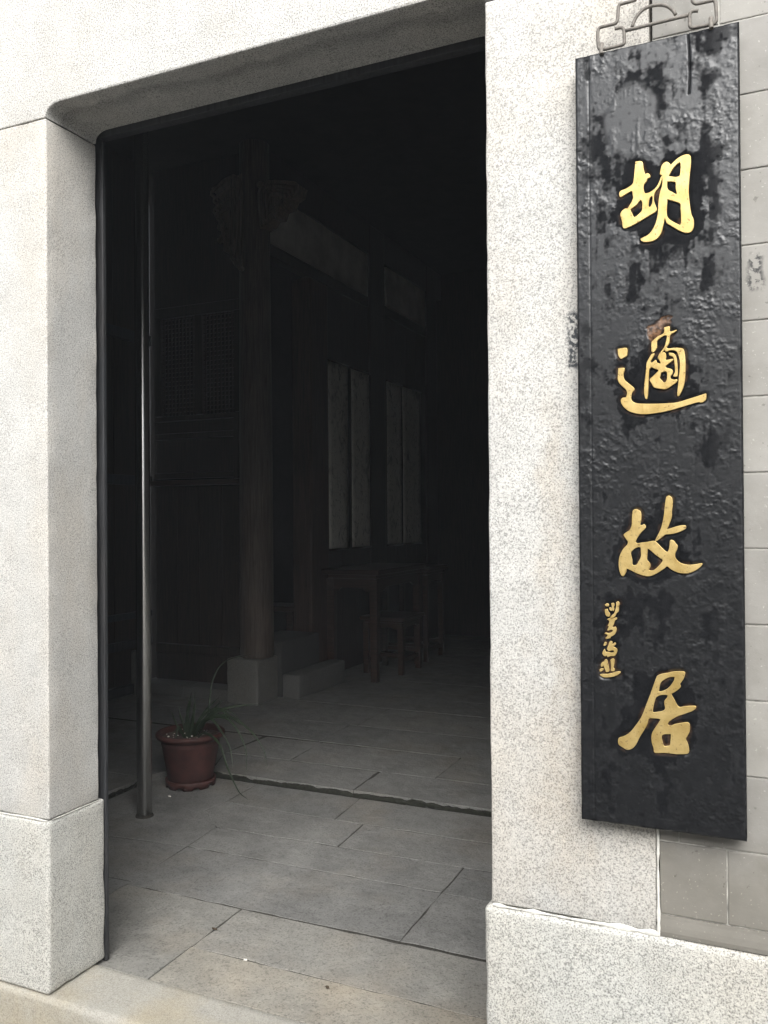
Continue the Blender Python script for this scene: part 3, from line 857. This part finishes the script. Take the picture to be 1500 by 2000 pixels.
PC = Vector((-2.612, 1.70, ZF + .002))
pot = empty('potted_plant', PC, 'strap-leaved plant in a red-brown plastic pot on the entry floor', 'potted plant')
bm = bmesh.new()
rings = lathe_bm(bm, [(.0, .012), (.098, .012), (.108, .03), (.125, .12), (.142, .222), (.147, .232), (.162, .236), (.168, .246), (.168, .256), (.160, .262), (.148, .258), (.1425, .24), (.1415, .205)], PC, 56)
wobj('pot_wall', from_bm(bm), POT, pot, True)
bm = bmesh.new(); seg = 72; prev = None; rr = []
for k, (r_, z) in enumerate([(.100, .010), (.120, .012), (.123, .035), (.116, .038), (.113, .016), (.03, .013)]):
    ring = []
    for s in range(seg):
        a = 2 * math.pi * s / seg; lob = .5 + .5 * math.cos(a * 9)
        zz = z * (1 if z > .03 else 1); 
        if k in (0, 1): zz = .0 + .012 * (1 if lob > .75 else 0.0)
        ring.append(bm.verts.new((PC.x + r_ * math.cos(a), PC.y + r_ * math.sin(a), PC.z + zz - .0015)))
    if prev:
        for s in range(seg): bm.faces.new((prev[s], prev[(s + 1) % seg], ring[(s + 1) % seg], ring[s]))
    prev = ring
wobj('saucer_foot', from_bm(bm), POT, pot, True)
bm = bmesh.new(); g = []
for k in range(8):
    r_ = .141 * k / 7
    g.append([bm.verts.new((PC.x + r_ * math.cos(a), PC.y + r_ * math.sin(a), PC.z + .234 + .02 * mnoise.noise(Vector((r_ * math.cos(a) * 22, r_ * math.sin(a) * 22, 0))))) for a in [2 * math.pi * s / 40 for s in range(40)]])
for a, b in zip(g[:-1], g[1:]):
    for s in range(40):
        try: bm.faces.new((a[s], a[(s + 1) % 40], b[(s + 1) % 40], b[s]))
        except ValueError: pass
bmesh.ops.remove_doubles(bm, verts=bm.verts, dist=1e-5)
wobj('soil', from_bm(bm), SOIL, pot, True)
bm = bmesh.new(); rs = random.Random(4)
for k in range(30):
    a, r_ = rs.uniform(0, 6.28), .125 * math.sqrt(rs.random())
    m = bmesh.ops.create_icosphere(bm, subdivisions=1, radius=rs.uniform(.003, .007))
    for v in m['verts']: v.co = Vector((v.co.x, v.co.y, v.co.z * .6)) + Vector((PC.x + r_ * math.cos(a), PC.y + r_ * math.sin(a), PC.z + .243))
tag(wobj('pebbles', from_bm(bm), PEB, pot), kind='stuff')
# leaves traced as directions on planes through the pot, each with its own depth
def leaf(px, y0, y1, wid=.010):
    wid *= 1.15
    n = len(px); P = []
    for i, (x, yv) in enumerate(px): P.append(ony(x, yv, y0 + (y1 - y0) * i / (n - 1)))
    P = [Vector(p) for p in catmull(P, 6)]
    bm = bmesh.new(); prev = None
    for i, p in enumerate(P):
        t = (P[min(i + 1, len(P) - 1)] - P[max(0, i - 1)]).normalized()
        s = t.cross(Vector((.25, -.9, .35))).normalized(); nn = s.cross(t)
        u = i / (len(P) - 1); hw = wid * .5 * min(1.0, .55 + u * 2.0) * (1 - u ** 2.2) + .0007
        ring = [bm.verts.new(p - s * hw + nn * hw * .35), bm.verts.new(p), bm.verts.new(p + s * hw + nn * hw * .35)]
        if prev:
            for k in range(2): bm.faces.new((prev[k], prev[k + 1], ring[k + 1], ring[k]))
        prev = ring
    o = wobj('leaf', from_bm(bm), LEAF, pot, True)
    sm = o.modifiers.new('solid', 'SOLIDIFY'); sm.thickness = .0012
leaves = [
    ([(366, 1444), (365, 1410), (370, 1378), (374, 1352)], 1.70, 1.72, .016), ([(368, 1444), (374, 1415), (380, 1385), (381, 1350)], 1.71, 1.75, .014),
    ([(371, 1444), (377, 1418), (378, 1395), (377, 1378)], 1.68, 1.66, .012), ([(372, 1444), (385, 1415), (404, 1385), (428, 1362)], 1.71, 1.76, .014),
    ([(374, 1446), (390, 1418), (412, 1392), (424, 1378), (434, 1368)], 1.72, 1.70, .012),
    ([(376, 1447), (395, 1415), (430, 1388), (470, 1378), (510, 1376)], 1.72, 1.86, .012),
    ([(374, 1447), (398, 1412), (425, 1385), (450, 1400), (470, 1417)], 1.70, 1.66, .012),
    ([(375, 1448), (400, 1410), (425, 1398), (455, 1402), (492, 1430), (515, 1465), (522, 1500)], 1.70, 1.62, .010),
    ([(376, 1449), (402, 1408), (440, 1402), (465, 1428), (480, 1465), (482, 1508)], 1.70, 1.60, .010),
    ([(374, 1450), (392, 1412), (412, 1404), (432, 1428), (449, 1460), (455, 1498)], 1.69, 1.58, .010),
    ([(378, 1450), (400, 1432), (428, 1452), (445, 1500), (466, 1545), (485, 1562)], 1.69, 1.50, .009),
    ([(364, 1448), (350, 1425), (340, 1402), (334, 1386)], 1.70, 1.74, .009), ([(362, 1449), (352, 1420), (347, 1425), (342, 1452), (341, 1476)], 1.68, 1.58, .008),
    ([(364, 1447), (360, 1420), (352, 1395), (350, 1380)], 1.72, 1.76, .010), ([(370, 1446), (369, 1415), (366, 1390), (369, 1368)], 1.69, 1.66, .012),
    ([(380, 1449), (405, 1400), (415, 1330), (440, 1292), (490, 1278)], 1.72, 1.90, .007),
    ([(372, 1446), (382, 1418), (398, 1398), (420, 1384), (452, 1391), (474, 1412)], 1.71, 1.67, .009),
    ([(366, 1449), (356, 1432), (346, 1424), (338, 1432)], 1.69, 1.62, .009),
]
for L in leaves: leaf(*L)

# ------------------------------------------------------------------ even haze volume added to stand in for lens glare
bm = bmesh.new(); bm_box(bm, (-62, -62, -1.7), (62, 62, 4.4), 0)
hz = bpy.data.objects.new('haze', from_bm(bm, 'haze')); COL.objects.link(hz); tag(hz, kind='stuff')
hm = bpy.data.materials.new('glare_haze_air'); hm.use_nodes = True; hm.node_tree.nodes.clear()
ho = hm.node_tree.nodes.new('ShaderNodeOutputMaterial'); hv = hm.node_tree.nodes.new('ShaderNodeVolumePrincipled')
hv.inputs['Color'].default_value = (.86, .93, 1.0, 1); hv.inputs['Density'].default_value = .0042
hm.node_tree.links.new(hv.outputs[0], ho.inputs['Volume']); hz.data.materials.append(hm)

# small litter on the entry slabs
def litter(name, px, z, size, mat, label):
    c = onz(*px, z); bm = bmesh.new(); n = 9; top = []; bot = []
    rs = random.Random(int(px[0]))
    for k in range(n):
        a = 2 * math.pi * k / n; r_ = size * rs.uniform(.45, 1.1)
        p = (c[0] + r_ * math.cos(a), c[1] + r_ * .5 * math.sin(a))
        top.append(bm.verts.new((*p, z + .0045 + .004 * rs.random()))); bot.append(bm.verts.new((*p, z + .0028)))
    bm.faces.new(top); bm.faces.new(bot[::-1])
    for k in range(n): bm.faces.new((bot[k], bot[(k + 1) % n], top[(k + 1) % n], top[k]))
    tag(wobj(name, from_bm(bm), mat), label, 'litter')
litter('dry_leaf', (419, 1817), ZF, .012, LITTER, 'small dark dry leaf on the slab inside the threshold')
litter('dry_leaf', (640, 1931), ZF, .009, LITTER, 'tiny dark leaf scrap on the strip slab by the threshold')
litter('paper_scrap', (480, 1878), ZF, .007, PAPER_BITS, 'tiny white scrap on the slab joint by the threshold')
litter('paper_scrap', (331, 1557), ZF, .008, PAPER_BITS, 'tiny white scrap on the floor in front of the flower pot')

# ------------------------------------------------------------------ black signboard with carved gold characters
BY = -.045      # front face plane
tl, tr, br, bl = (ony(1125, 110, BY), ony(1446, 42, BY), ony(1456, 1645, BY), ony(1133, 1600, BY))
BX0, BX1 = (tl[0] + bl[0]) / 2, (tr[0] + br[0]) / 2
BZ0, BZ1 = (bl[2] + br[2]) / 2, (tl[2] + tr[2]) / 2
sign = empty('signboard', ((BX0 + BX1) / 2, -.03, BZ0), 'black lacquered wooden signboard with four gold carved characters hung upright on the wall', 'signboard')

def chars():
    A = lambda o, s, pts: [(o[0] + x / s, o[1] + y / s) for x, y in pts]
    o1, s1 = (1190, 280), 7.5
    c1 = [[A(o1, s1, [(385,270),(480,270),(500,370),(525,450),(555,440),(580,450),(600,480),(590,505),(560,515),(545,560),(510,600),(500,650),(510,710),(530,735),(580,725),(640,690),(690,640),(730,570),(760,490),(775,500),(750,590),(715,660),(680,700),(655,760),(655,850),(680,920),(695,965),(680,1000),(600,1050),(500,1110),(400,1170),(300,1220),(210,1245),(190,1150),(165,1030),(230,960),(270,955),(310,890),(350,810),(345,760),(330,700),(250,740),(160,790),(155,710),(250,665),(340,600),(360,520),(372,400)]),
           A(o1, s1, [(455,830),(480,850),(485,930),(470,1000),(370,1085),(340,1040),(310,975),(340,945),(400,900),(430,860)]),
           A(o1, s1, [(625,775),(635,800),(630,870),(610,920),(590,935),(572,915),(585,830),(600,790)])],
          [A(o1, s1, [(800,290),(830,275),(860,280),(890,305),(900,320),(930,290),(1000,225),(1080,180),(1140,165),(1180,180),(1195,230),(1190,350),(1175,480),(1165,600),(1160,700),(1170,830),(1185,950),(1205,1050),(1235,1120),(1235,1220),(1205,1290),(1150,1312),(1090,1305),(1000,1265),(900,1205),(845,1170),(830,1135),(812,1100),(795,1180),(770,1280),(740,1350),(680,1410),(600,1440),(500,1445),(460,1415),(480,1390),(560,1350),(620,1290),(670,1200),(700,1100),(715,1000),(720,900),(730,800),(745,720),(770,640),(780,560),(770,470),(745,460),(750,400),(770,330)]),
           A(o1, s1, [(1030,280),(1045,300),(1045,380),(1020,490),(880,485),(880,460),(930,375),(980,315)]),
           A(o1, s1, [(850,560),(960,565),(975,600),(975,660),(990,740),(960,740),(920,715),(870,690),(845,640)]),
           A(o1, s1, [(850,820),(900,835),(1035,880),(1045,960),(1055,1100),(1045,1195),(1000,1185),(900,1130),(850,1075),(840,1000),(845,900)])]]
    o2, s2 = (1190, 600), 7.143
    c2 = [[A(o2, s2, [(120,585),(240,572),(250,650),(240,680),(200,705),(165,720),(135,690),(122,640)])],
          [A(o2, s2, [(130,855),(205,850),(212,880),(195,940),(210,1010),(250,1050),(300,1090),(345,1130),(345,1160),(315,1200),(305,1280),(330,1320),(390,1345),(500,1350),(650,1350),(800,1345),(950,1330),(1100,1285),(1230,1245),(1340,1210),(1350,1225),(1345,1290),(1290,1330),(1240,1325),(1150,1350),(1000,1395),(850,1440),(700,1470),(550,1490),(420,1490),(300,1460),(220,1410),(170,1340),(165,1290),(190,1265),(235,1258),(250,1200),(235,1150),(180,1100),(130,1040),(120,980),(125,900)])],
          [A(o2, s2, [(790,560),(830,580),(900,570),(1000,575),(1040,600),(1057,700),(1062,850),(1055,1000),(1030,1120),(990,1210),(965,1240),(950,1220),(960,1100),(975,950),(988,800),(970,680),(930,610),(850,600),(800,620),(775,600)])],
          [A(o2, s2, [(770,285),(840,275),(848,345),(935,320),(920,345),(858,380),(840,430),(835,500),(790,565),(745,625),(720,685),(690,725),(680,700),(710,640),(770,560),(795,470),(805,400),(760,400),(700,440),(665,480),(665,560),(630,620),(600,630),(590,590),(590,500),(610,470),(680,410),(750,375),(768,340)])],
          [A(o2, s2, [(590,660),(630,650),(610,700),(575,760),(600,790),(590,840),(560,870),(550,960),(545,1080),(540,1200),(530,1275),(505,1270),(490,1200),(490,1100),(505,980),(515,880),(525,780),(560,710)])],
          [A(o2, s2, [(690,705),(740,640),(780,640),(795,690),(790,740),(880,725),(890,740),(840,780),(790,820),(800,850),(860,865),(885,890),(880,930),(855,965),(860,1000),(900,1015),(945,1010),(940,1045),(880,1090),(800,1140),(720,1140),(630,1120),(590,1060),(565,1015),(610,970),(660,920),(690,880),(640,860),(600,840),(575,800),(650,740),(660,770),(700,790),(720,780),(700,740)]),
           A(o2, s2, [(725,910),(800,900),(810,960),(800,1030),(765,1055),(740,1030),(705,990),(715,950)])],
          [A(o2, s2, [(835,640),(900,650),(935,700),(945,760),(955,850),(955,930),(945,970),(900,965),(900,945),(920,900),(915,800),(905,730),(885,690),(840,670)])]]
    o3, s3 = (1190, 950), 7.5
    c3 = [[A(o3, s3, [(345,360),(375,335),(420,345),(455,370),(468,420),(465,500),(450,560),(480,570),(510,555),(535,590),(520,620),(470,670),(430,720),(400,770),(385,810),(410,835),(480,825),(560,815),(650,800),(690,820),(740,870),(800,930),(840,960),(870,940),(885,860),(890,800),(910,785),(945,800),(975,840),(1000,870),(990,920),(965,980),(965,1040),(1000,1090),(1060,1130),(1150,1150),(1250,1145),(1360,1130),(1330,1180),(1260,1230),(1160,1270),(1050,1270),(980,1250),(900,1210),(850,1170),(800,1205),(740,1245),(660,1290),(580,1315),(480,1300),(390,1265),(300,1220),(255,1205),(250,1240),(230,1285),(200,1315),(170,1290),(150,1230),(140,1150),(145,1060),(170,980),(210,910),(260,860),(275,810),(240,760),(212,710),(250,675),(300,640),(330,570),(335,450)]),
           A(o3, s3, [(430,885),(460,895),(465,950),(465,1030),(430,1100),(400,1150),(340,1150),(335,1080),(318,1000),(320,960),(370,910)]),
           A(o3, s3, [(560,910),(600,930),(680,1000),(750,1050),(785,1085),(740,1150),(680,1210),(630,1235),(580,1225),(600,1170),(590,1120),(555,1080),(555,1000)])],
          [A(o3, s3, [(835,160),(860,140),(890,145),(920,180),(928,260),(915,360),(915,440),(890,520),(860,590),(840,630),(900,615),(980,590),(1060,572),(1110,572),(1125,595),(1110,625),(1040,660),(950,690),(870,700),(820,705),(760,750),(700,795),(675,795),(700,740),(750,640),(780,540),(805,400),(818,260)])]]
    o4, s4 = (1190, 1290), 7.5
    c4 = [[A(o4, s4, [(700,230),(750,205),(850,185),(950,165),(1050,165),(1105,170),(1105,210),(1085,270),(1050,320),(1035,350),(1045,385),(1000,430),(950,465),(910,490),(930,540),(960,590),(990,650),(1030,685),(1100,675),(1180,668),(1265,670),(1260,705),(1200,745),(1100,780),(1000,815),(920,860),(870,900),(855,940),(900,960),(960,935),(1020,925),(1100,910),(1150,910),(1175,940),(1175,1030),(1150,1090),(1120,1150),(1140,1200),(1160,1260),(1160,1355),(1050,1370),(950,1365),(800,1350),(670,1350),(650,1280),(625,1200),(620,1110),(640,1040),(680,980),(720,920),(750,870),(720,850),(650,845),(580,850),(560,920),(520,1000),(470,1080),(430,1150),(390,1230),(330,1290),(260,1305),(190,1265),(135,1220),(140,1140),(220,1110),(310,1050),(390,950),(460,850),(510,740),(550,630),(590,530),(640,390),(680,280)]),
           A(o4, s4, [(960,240),(950,290),(900,370),(830,430),(735,460),(730,420),(755,320),(830,265),(900,240)]),
           A(o4, s4, [(820,500),(855,510),(845,550),(810,590),(810,640),(820,700),(790,740),(720,755),(640,760),(640,700),(665,590),(690,535),(750,505)]),
           A(o4, s4, [(905,1075),(900,1150),(890,1240),(850,1255),(800,1255),(780,1200),(765,1120),(800,1080)])]]
    o5, s5 = (1150, 1160), 11.11
    i1 = [[A(o5, s5, p)] for p in (
        [(350,235),(390,210),(430,225),(425,265),(375,260)], [(355,340),(400,330),(420,380),(455,430),(450,480),(410,490),(370,450),(355,390)], [(450,300),(480,300),(500,340),(490,365),(455,335)],
        [(495,205),(540,200),(555,240),(540,280),(550,330),(535,365),(515,340),(505,270)], [(600,180),(640,165),(665,210),(650,270),(645,370),(600,420),(570,480),(510,520),(470,510),(520,450),(560,420),(580,350),(600,280)])]
    i2 = [[A(o5, s5, [(405,550),(450,530),(500,540),(590,515),(608,545),(560,580),(545,640),(520,690),(530,740),(570,715),(595,745),(590,810),(550,880),(470,930),(460,955),(380,970),(372,950),(410,910),(400,880),(350,860),(370,845),(430,855),(500,830),(530,790),(480,770),(410,790),(440,700),(415,690),(440,640),(450,590)])]]
    i3 = [[A(o5, s5, [(345,1050),(375,1050),(380,1090),(350,1120),(325,1110)])],
          [A(o5, s5, [(470,1025),(505,1040),(510,1100),(560,1060),(585,1080),(570,1105),(520,1140),(560,1160),(610,1200),(605,1270),(560,1340),(480,1345),(410,1365),(390,1330),(350,1350),(300,1290),(340,1200),(365,1260),(420,1260),(480,1280),(540,1270),(550,1230),(500,1220),(440,1235),(400,1190),(430,1120),(450,1050)])]]
    i4 = [[A(o5, s5, p)] for p in (
        [(350,1430),(390,1430),(410,1510),(430,1590),(440,1670),(380,1690),(350,1620),(320,1530)], [(265,1545),(290,1490),(320,1480),(310,1540),(280,1580)], [(235,1650),(270,1620),(315,1625),(300,1660),(245,1680)],
        [(475,1430),(520,1405),(555,1430),(550,1520),(535,1600),(560,1630),(545,1670),(485,1660),(490,1600),(485,1500)], [(250,1750),(300,1740),(400,1740),(500,1720),(600,1690),(685,1690),(660,1730),(560,1780),(460,1800),(340,1805),(290,1785)])]
    return [c1, c2, c3, c4, i1, i2, i3, i4]

CH = chars()
# to board plane metres (x,z)
CHW = [[[np.array([[*(ony(x, y, BY)[[0, 2]])] for x, y in loop]) for loop in stroke] for stroke in ch] for ch in CH]

# ---- board face as a height field: grooves cut round the characters, crazed lumpy lacquer
RES = .0014
nx = int((BX1 - BX0) / RES) + 1; nz = int((BZ1 - BZ0) / RES) + 1
gx = np.linspace(BX0, BX1, nx); gz = np.linspace(BZ0, BZ1, nz)
GX, GZ = np.meshgrid(gx, gz)
mask = np.zeros(GX.shape, bool)
def inpoly(px, pz, poly):
    r_ = np.zeros(px.shape, bool); n = len(poly)
    for i in range(n):
        x1, z1 = poly[i]; x2, z2 = poly[(i + 1) % n]
        c = ((z1 > pz) != (z2 > pz)) & (px < (x2 - x1) * (pz - z1) / (z2 - z1 + 1e-12) + x1); r_ ^= c
    return r_
for ch in CHW:
    for stroke in ch:
        o_ = stroke[0]; i0, i1 = np.searchsorted(gx, [o_[:, 0].min(), o_[:, 0].max()]); j0, j1 = np.searchsorted(gz, [o_[:, 1].min(), o_[:, 1].max()])
        sl_ = (slice(max(0, j0 - 1), j1 + 1), slice(max(0, i0 - 1), i1 + 1))
        m = inpoly(GX[sl_], GZ[sl_], o_)
        for h in stroke[1:]: m &= ~inpoly(GX[sl_], GZ[sl_], h)
        mask[sl_] |= m
def blur(a, r_):
    for ax in (0, 1):
        for _ in range(2):
            p = np.pad(a, [(r_ + 1, r_) if k == ax else (0, 0) for k in (0, 1)], mode='edge'); c = np.cumsum(p, ax)
            n = a.shape[ax]; w_ = 2 * r_ + 1
            a = (np.take(c, range(w_, w_ + n), ax) - np.take(c, range(0, n), ax)) / w_
    return a
def vnoise(cell, sx=1.0, sz=1.0):
    cx, cz = cell * sx, cell * sz
    mx, mz = int((BX1 - BX0) / cx) + 4, int((BZ1 - BZ0) / cz) + 4
    g_ = rng.random((mz, mx)); u = (GX - BX0) / cx + 1; v = (GZ - BZ0) / cz + 1
    iu, iv = u.astype(int), v.astype(int); fu, fv = u - iu, v - iv
    fu = fu * fu * (3 - 2 * fu); fv = fv * fv * (3 - 2 * fv)
    return (g_[iv, iu] * (1 - fu) + g_[iv, iu + 1] * fu) * (1 - fv) + (g_[iv + 1, iu] * (1 - fu) + g_[iv + 1, iu + 1] * fu) * fv
mf = mask.astype(float)
near = np.clip(blur(mf, 2) * 4.0, 0, 1)               # within ~4 mm of a stroke
wide = np.clip(blur(mf, 7) * 3.2, 0, 1)
groove = blur(np.maximum(near, mf), 1)
halo = np.clip(blur(mf, 14) * 3.0, 0, 1)
fb = vnoise(.009) * .5 + vnoise(.005) * .34 + vnoise(.003) * .25
fb2 = vnoise(.05, 1, 1.6) * .5 + vnoise(.022) * .32 + vnoise(.009) * .2 + vnoise(.004) * .12
streak = vnoise(.012, 1, 9) * .6 + vnoise(.005, 1, 14) * .4
bw = lambda px, py, rx, ry, soft: np.clip((1.0 - np.hypot((GX - ony(px, py, BY)[0]) / rx, (GZ - ony(px, py, BY)[2]) / ry)) * soft, 0, 1)
patch = np.clip(bw(1232, 235, .058, .085, 3) * 2 - .9 + (fb2 - .57) * 3.0, 0, 1); patch = blur(patch, 1)
cenw = np.clip(1.25 - 1.9 * np.abs((GX - BX0) / (BX1 - BX0) - .47), 0, 1)
drip0 = np.clip((fb2 * .75 + streak * .28 + .06 * cenw - .615) * 8, 0, 1) * np.clip(cenw * 1.6, 0, 1)
lump = np.clip(fb * 2.0 - .72, 0, 1) ** 1.2
crater = (np.clip(.30 - vnoise(.008), 0, 1) * 2.2) ** 1.4
edge = np.minimum(np.minimum(GX - BX0, BX1 - GX), np.minimum(GZ - BZ0, BZ1 - GZ))
height = (.00105 * lump * np.clip(vnoise(.045) * 1.5 + vnoise(.018) * .7 - .55, .12, 1.25) * (1 - patch) * (1 - .8 * wide) - .0007 * crater * (1 - patch) + .0009 * patch) * (1 - .7 * drip0)
height -= .0030 * groove
height -= .0012 * np.clip(streak - .66, 0, 1) * np.clip(vnoise(.12) * 2 - .7, 0, 1) * (1 - np.clip(patch * 3, 0, 1))
crk = np.exp(-((GX - (ony(1345, 130, BY)[0] + .002 * np.sin(GZ * 30))) / .0016) ** 2) * (GZ > ony(1345, 185, BY)[2])
height -= .004 * crk
seam = np.exp(-((GX - ony(1155, 800, BY)[0]) / .0012) ** 2); height -= .0009 * seam
height -= .003 * np.clip(1 - edge / .004, 0, 1) ** 2 * (1 + .8 * vnoise(.01))
# dull (repainted matt) areas against the glossy old lacquer: drips and patches, round the lettering
drip = drip0
dull = np.clip(np.maximum(np.clip((halo * 1.5 + (fb2 - .58) * 2.2 + (fb - .55) * .8 - .42) * 4, 0, 1) * (halo > .01), drip * .95), 0, 1)
dull = np.clip(dull + np.clip(1 - edge / .005, 0, 1) * .7, 0, 1) * (1 - patch)
dull = np.clip(dull + crater * .9 + crk, 0, 1)
chip = np.clip(np.maximum(bw(1296, 632, .018, .012, 4), np.maximum(bw(1277, 650, .014, .024, 3), bw(1300, 622, .012, .006, 4))) * 1.6 - .3 + (fb - .55) * 3.5, 0, 1) * (1 - mf) * (np.maximum(bw(1296, 632, .024, .018, 9), bw(1277, 650, .018, .03, 9)))
chip = np.maximum(chip, .45 * np.clip((groove - mf) * 1.0, 0, 1) * (vnoise(.02) > .62))
height -= .002 * chip
hgt = height.astype(np.float32)
V = np.stack([GX, BY - hgt + 0.0, GZ], -1).reshape(-1, 3)
idx = np.arange(nx * nz).reshape(nz, nx)
Q = np.stack([idx[:-1, :-1], idx[:-1, 1:], idx[1:, 1:], idx[1:, :-1]], -1).reshape(-1, 4)
# sides and back
loop = np.concatenate([idx[0, :-1], idx[:-1, -1], idx[-1, :0:-1], idx[:0:-1, 0]])
back = V[loop].copy(); back[:, 1] = -.016
nb = len(loop); bidx = nx * nz + np.arange(nb)
side = np.stack([loop, bidx, np.roll(bidx, -1), np.roll(loop, -1)], -1)
V = np.concatenate([V, back]); Q = np.concatenate([Q, side])
me = bpy.data.meshes.new('board')
me.vertices.add(len(V)); me.vertices.foreach_set('co', V.astype(np.float32).ravel())
me.loops.add(Q.size); me.loops.foreach_set('vertex_index', Q.astype(np.int32).ravel())
me.polygons.add(len(Q)); me.polygons.foreach_set('loop_start', np.arange(0, Q.size, 4, dtype=np.int32)); me.polygons.foreach_set('loop_total', np.full(len(Q), 4, np.int32))
me.update(calc_edges=True)
for nm, arr in (('dull', dull), ('chip', chip)):
    a = me.attributes.new(nm, 'FLOAT', 'POINT'); a.data.foreach_set('value', np.concatenate([arr.ravel(), np.full(nb, .8 if nm == 'dull' else 0)]).astype(np.float32))
board = wobj('board', me, LACQ, sign, True)
sm_attr = me.polygons; fl_ = np.ones(len(Q), bool); fl_[-nb:] = False; me.polygons.foreach_set('use_smooth', fl_)
tag(board, 'cracked glossy black lacquer board with drips and matt patches')

# ---- raised characters
def char_mesh(name, ch, small=False):
    bmx = bmesh.new()
    for si, stroke in enumerate(ch):
        cu = bpy.data.curves.new('c', 'CURVE'); cu.dimensions = '2D'; cu.fill_mode = 'BOTH'
        bev = .0006 if small else .0008
        cu.extrude = .0018; cu.bevel_depth = bev; cu.bevel_resolution = 2; cu.offset = -bev * (.25 if small else .55)
        for lp in stroke:
            sm_ = catmull([np.array([p[0], p[1], 0]) for p in np.concatenate([lp, lp[:1]])], 3)[:-1]
            sp = cu.splines.new('POLY'); sp.points.add(len(sm_) - 1); sp.use_cyclic_u = True
            for q, p in zip(sp.points, sm_): q.co = (p[0], p[1], 0, 1)
        ob = bpy.data.objects.new('c', cu); COL.objects.link(ob)
        dg = bpy.context.evaluated_depsgraph_get(); m = bpy.data.meshes.new_from_object(ob.evaluated_get(dg))
        # curve plane (x,y)->(x,z); thickness to -y
        co = np.zeros(len(m.vertices) * 3, np.float32); m.vertices.foreach_get('co', co); co = co.reshape(-1, 3)
        top = .0018 + bev
        dep = BY - (.0006 + .00025 * si) - (co[:, 2] - top) * -1.0
        # co.z=+top -> front; front plane a touch proud of the lacquer
        y_ = BY - .0012 - .0003 * si + (top - co[:, 2])
        new = np.stack([co[:, 0], y_, co[:, 1]], 1); m.vertices.foreach_set('co', new.astype(np.float32).ravel())
        bmx.from_mesh(m); bpy.data.objects.remove(ob); bpy.data.curves.remove(cu); bpy.data.meshes.remove(m)
    return wobj(name, from_bm(bmx, name), GOLD, sign)
for i, ch in enumerate(CHW):
    char_mesh('gold_character' if i < 4 else 'small_gold_character', ch, i >= 4)

# ---- iron hanger above the board
def hang(pts, r_=.0034, sub=5, name='rod', yy=-.030):
    P = [ony(1150 + x / 5.556, y / 5.556, yy) for x, y in pts]
    bm = bmesh.new(); tube_bm(bm, catmull(P, sub), r_, 10); return wobj(name, from_bm(bm), IRON, hanger)
hanger = empty('iron_hanger', (-.2, -.03, BZ1), 'bent grey iron rod hanger fixed above the black signboard', 'hanger')
hang([(520, -30), (505, -4), (480, 8), (365, 40), (335, 52), (322, 80), (318, 140), (312, 200), (300, 240), (270, 260), (150, 290), (115, 305), (100, 335), (97, 400), (102, 480), (112, 525), (135, 538), (190, 530), (350, 490), (378, 475), (385, 445), (383, 345), (372, 312), (345, 300), (282, 312)])
hang([(1185, 115), (1135, 120), (1108, 135), (1096, 165), (1094, 255), (1102, 285), (1135, 298), (1330, 265), (1370, 245), (1386, 205), (1384, 130), (1374, 30), (1358, 8), (1325, 8), (1190, 38), (1150, 36), (1128, 15), (1120, -20)])
hang([(395, 335), (700, 258), (1078, 165)], sub=2)
hang([(470, 290), (490, 235), (530, 165), (590, 105), (660, 70), (740, 55), (820, 58), (880, 85), (918, 120), (942, 160)])
hang([(520, -30), (540, -110), (600, -170), (820, -225), (1040, -270), (1100, -200), (1115, -100), (1120, -20)])
for px, py in ((150, 520), (1330, 240)):
    c = ony(1150 + px / 5.556, py / 5.556, -.03)
    bm = bmesh.new(); tube_bm(bm, catmull([(c[0], -.038, c[2] + .004), (c[0], -.042, c[2] - .004), (c[0], -.047, c[2] - .012), (c[0] + .001, -.049, c[2] - .022)], 4), .0042, 8)
    wobj('staple', from_bm(bm), IRON, hanger)
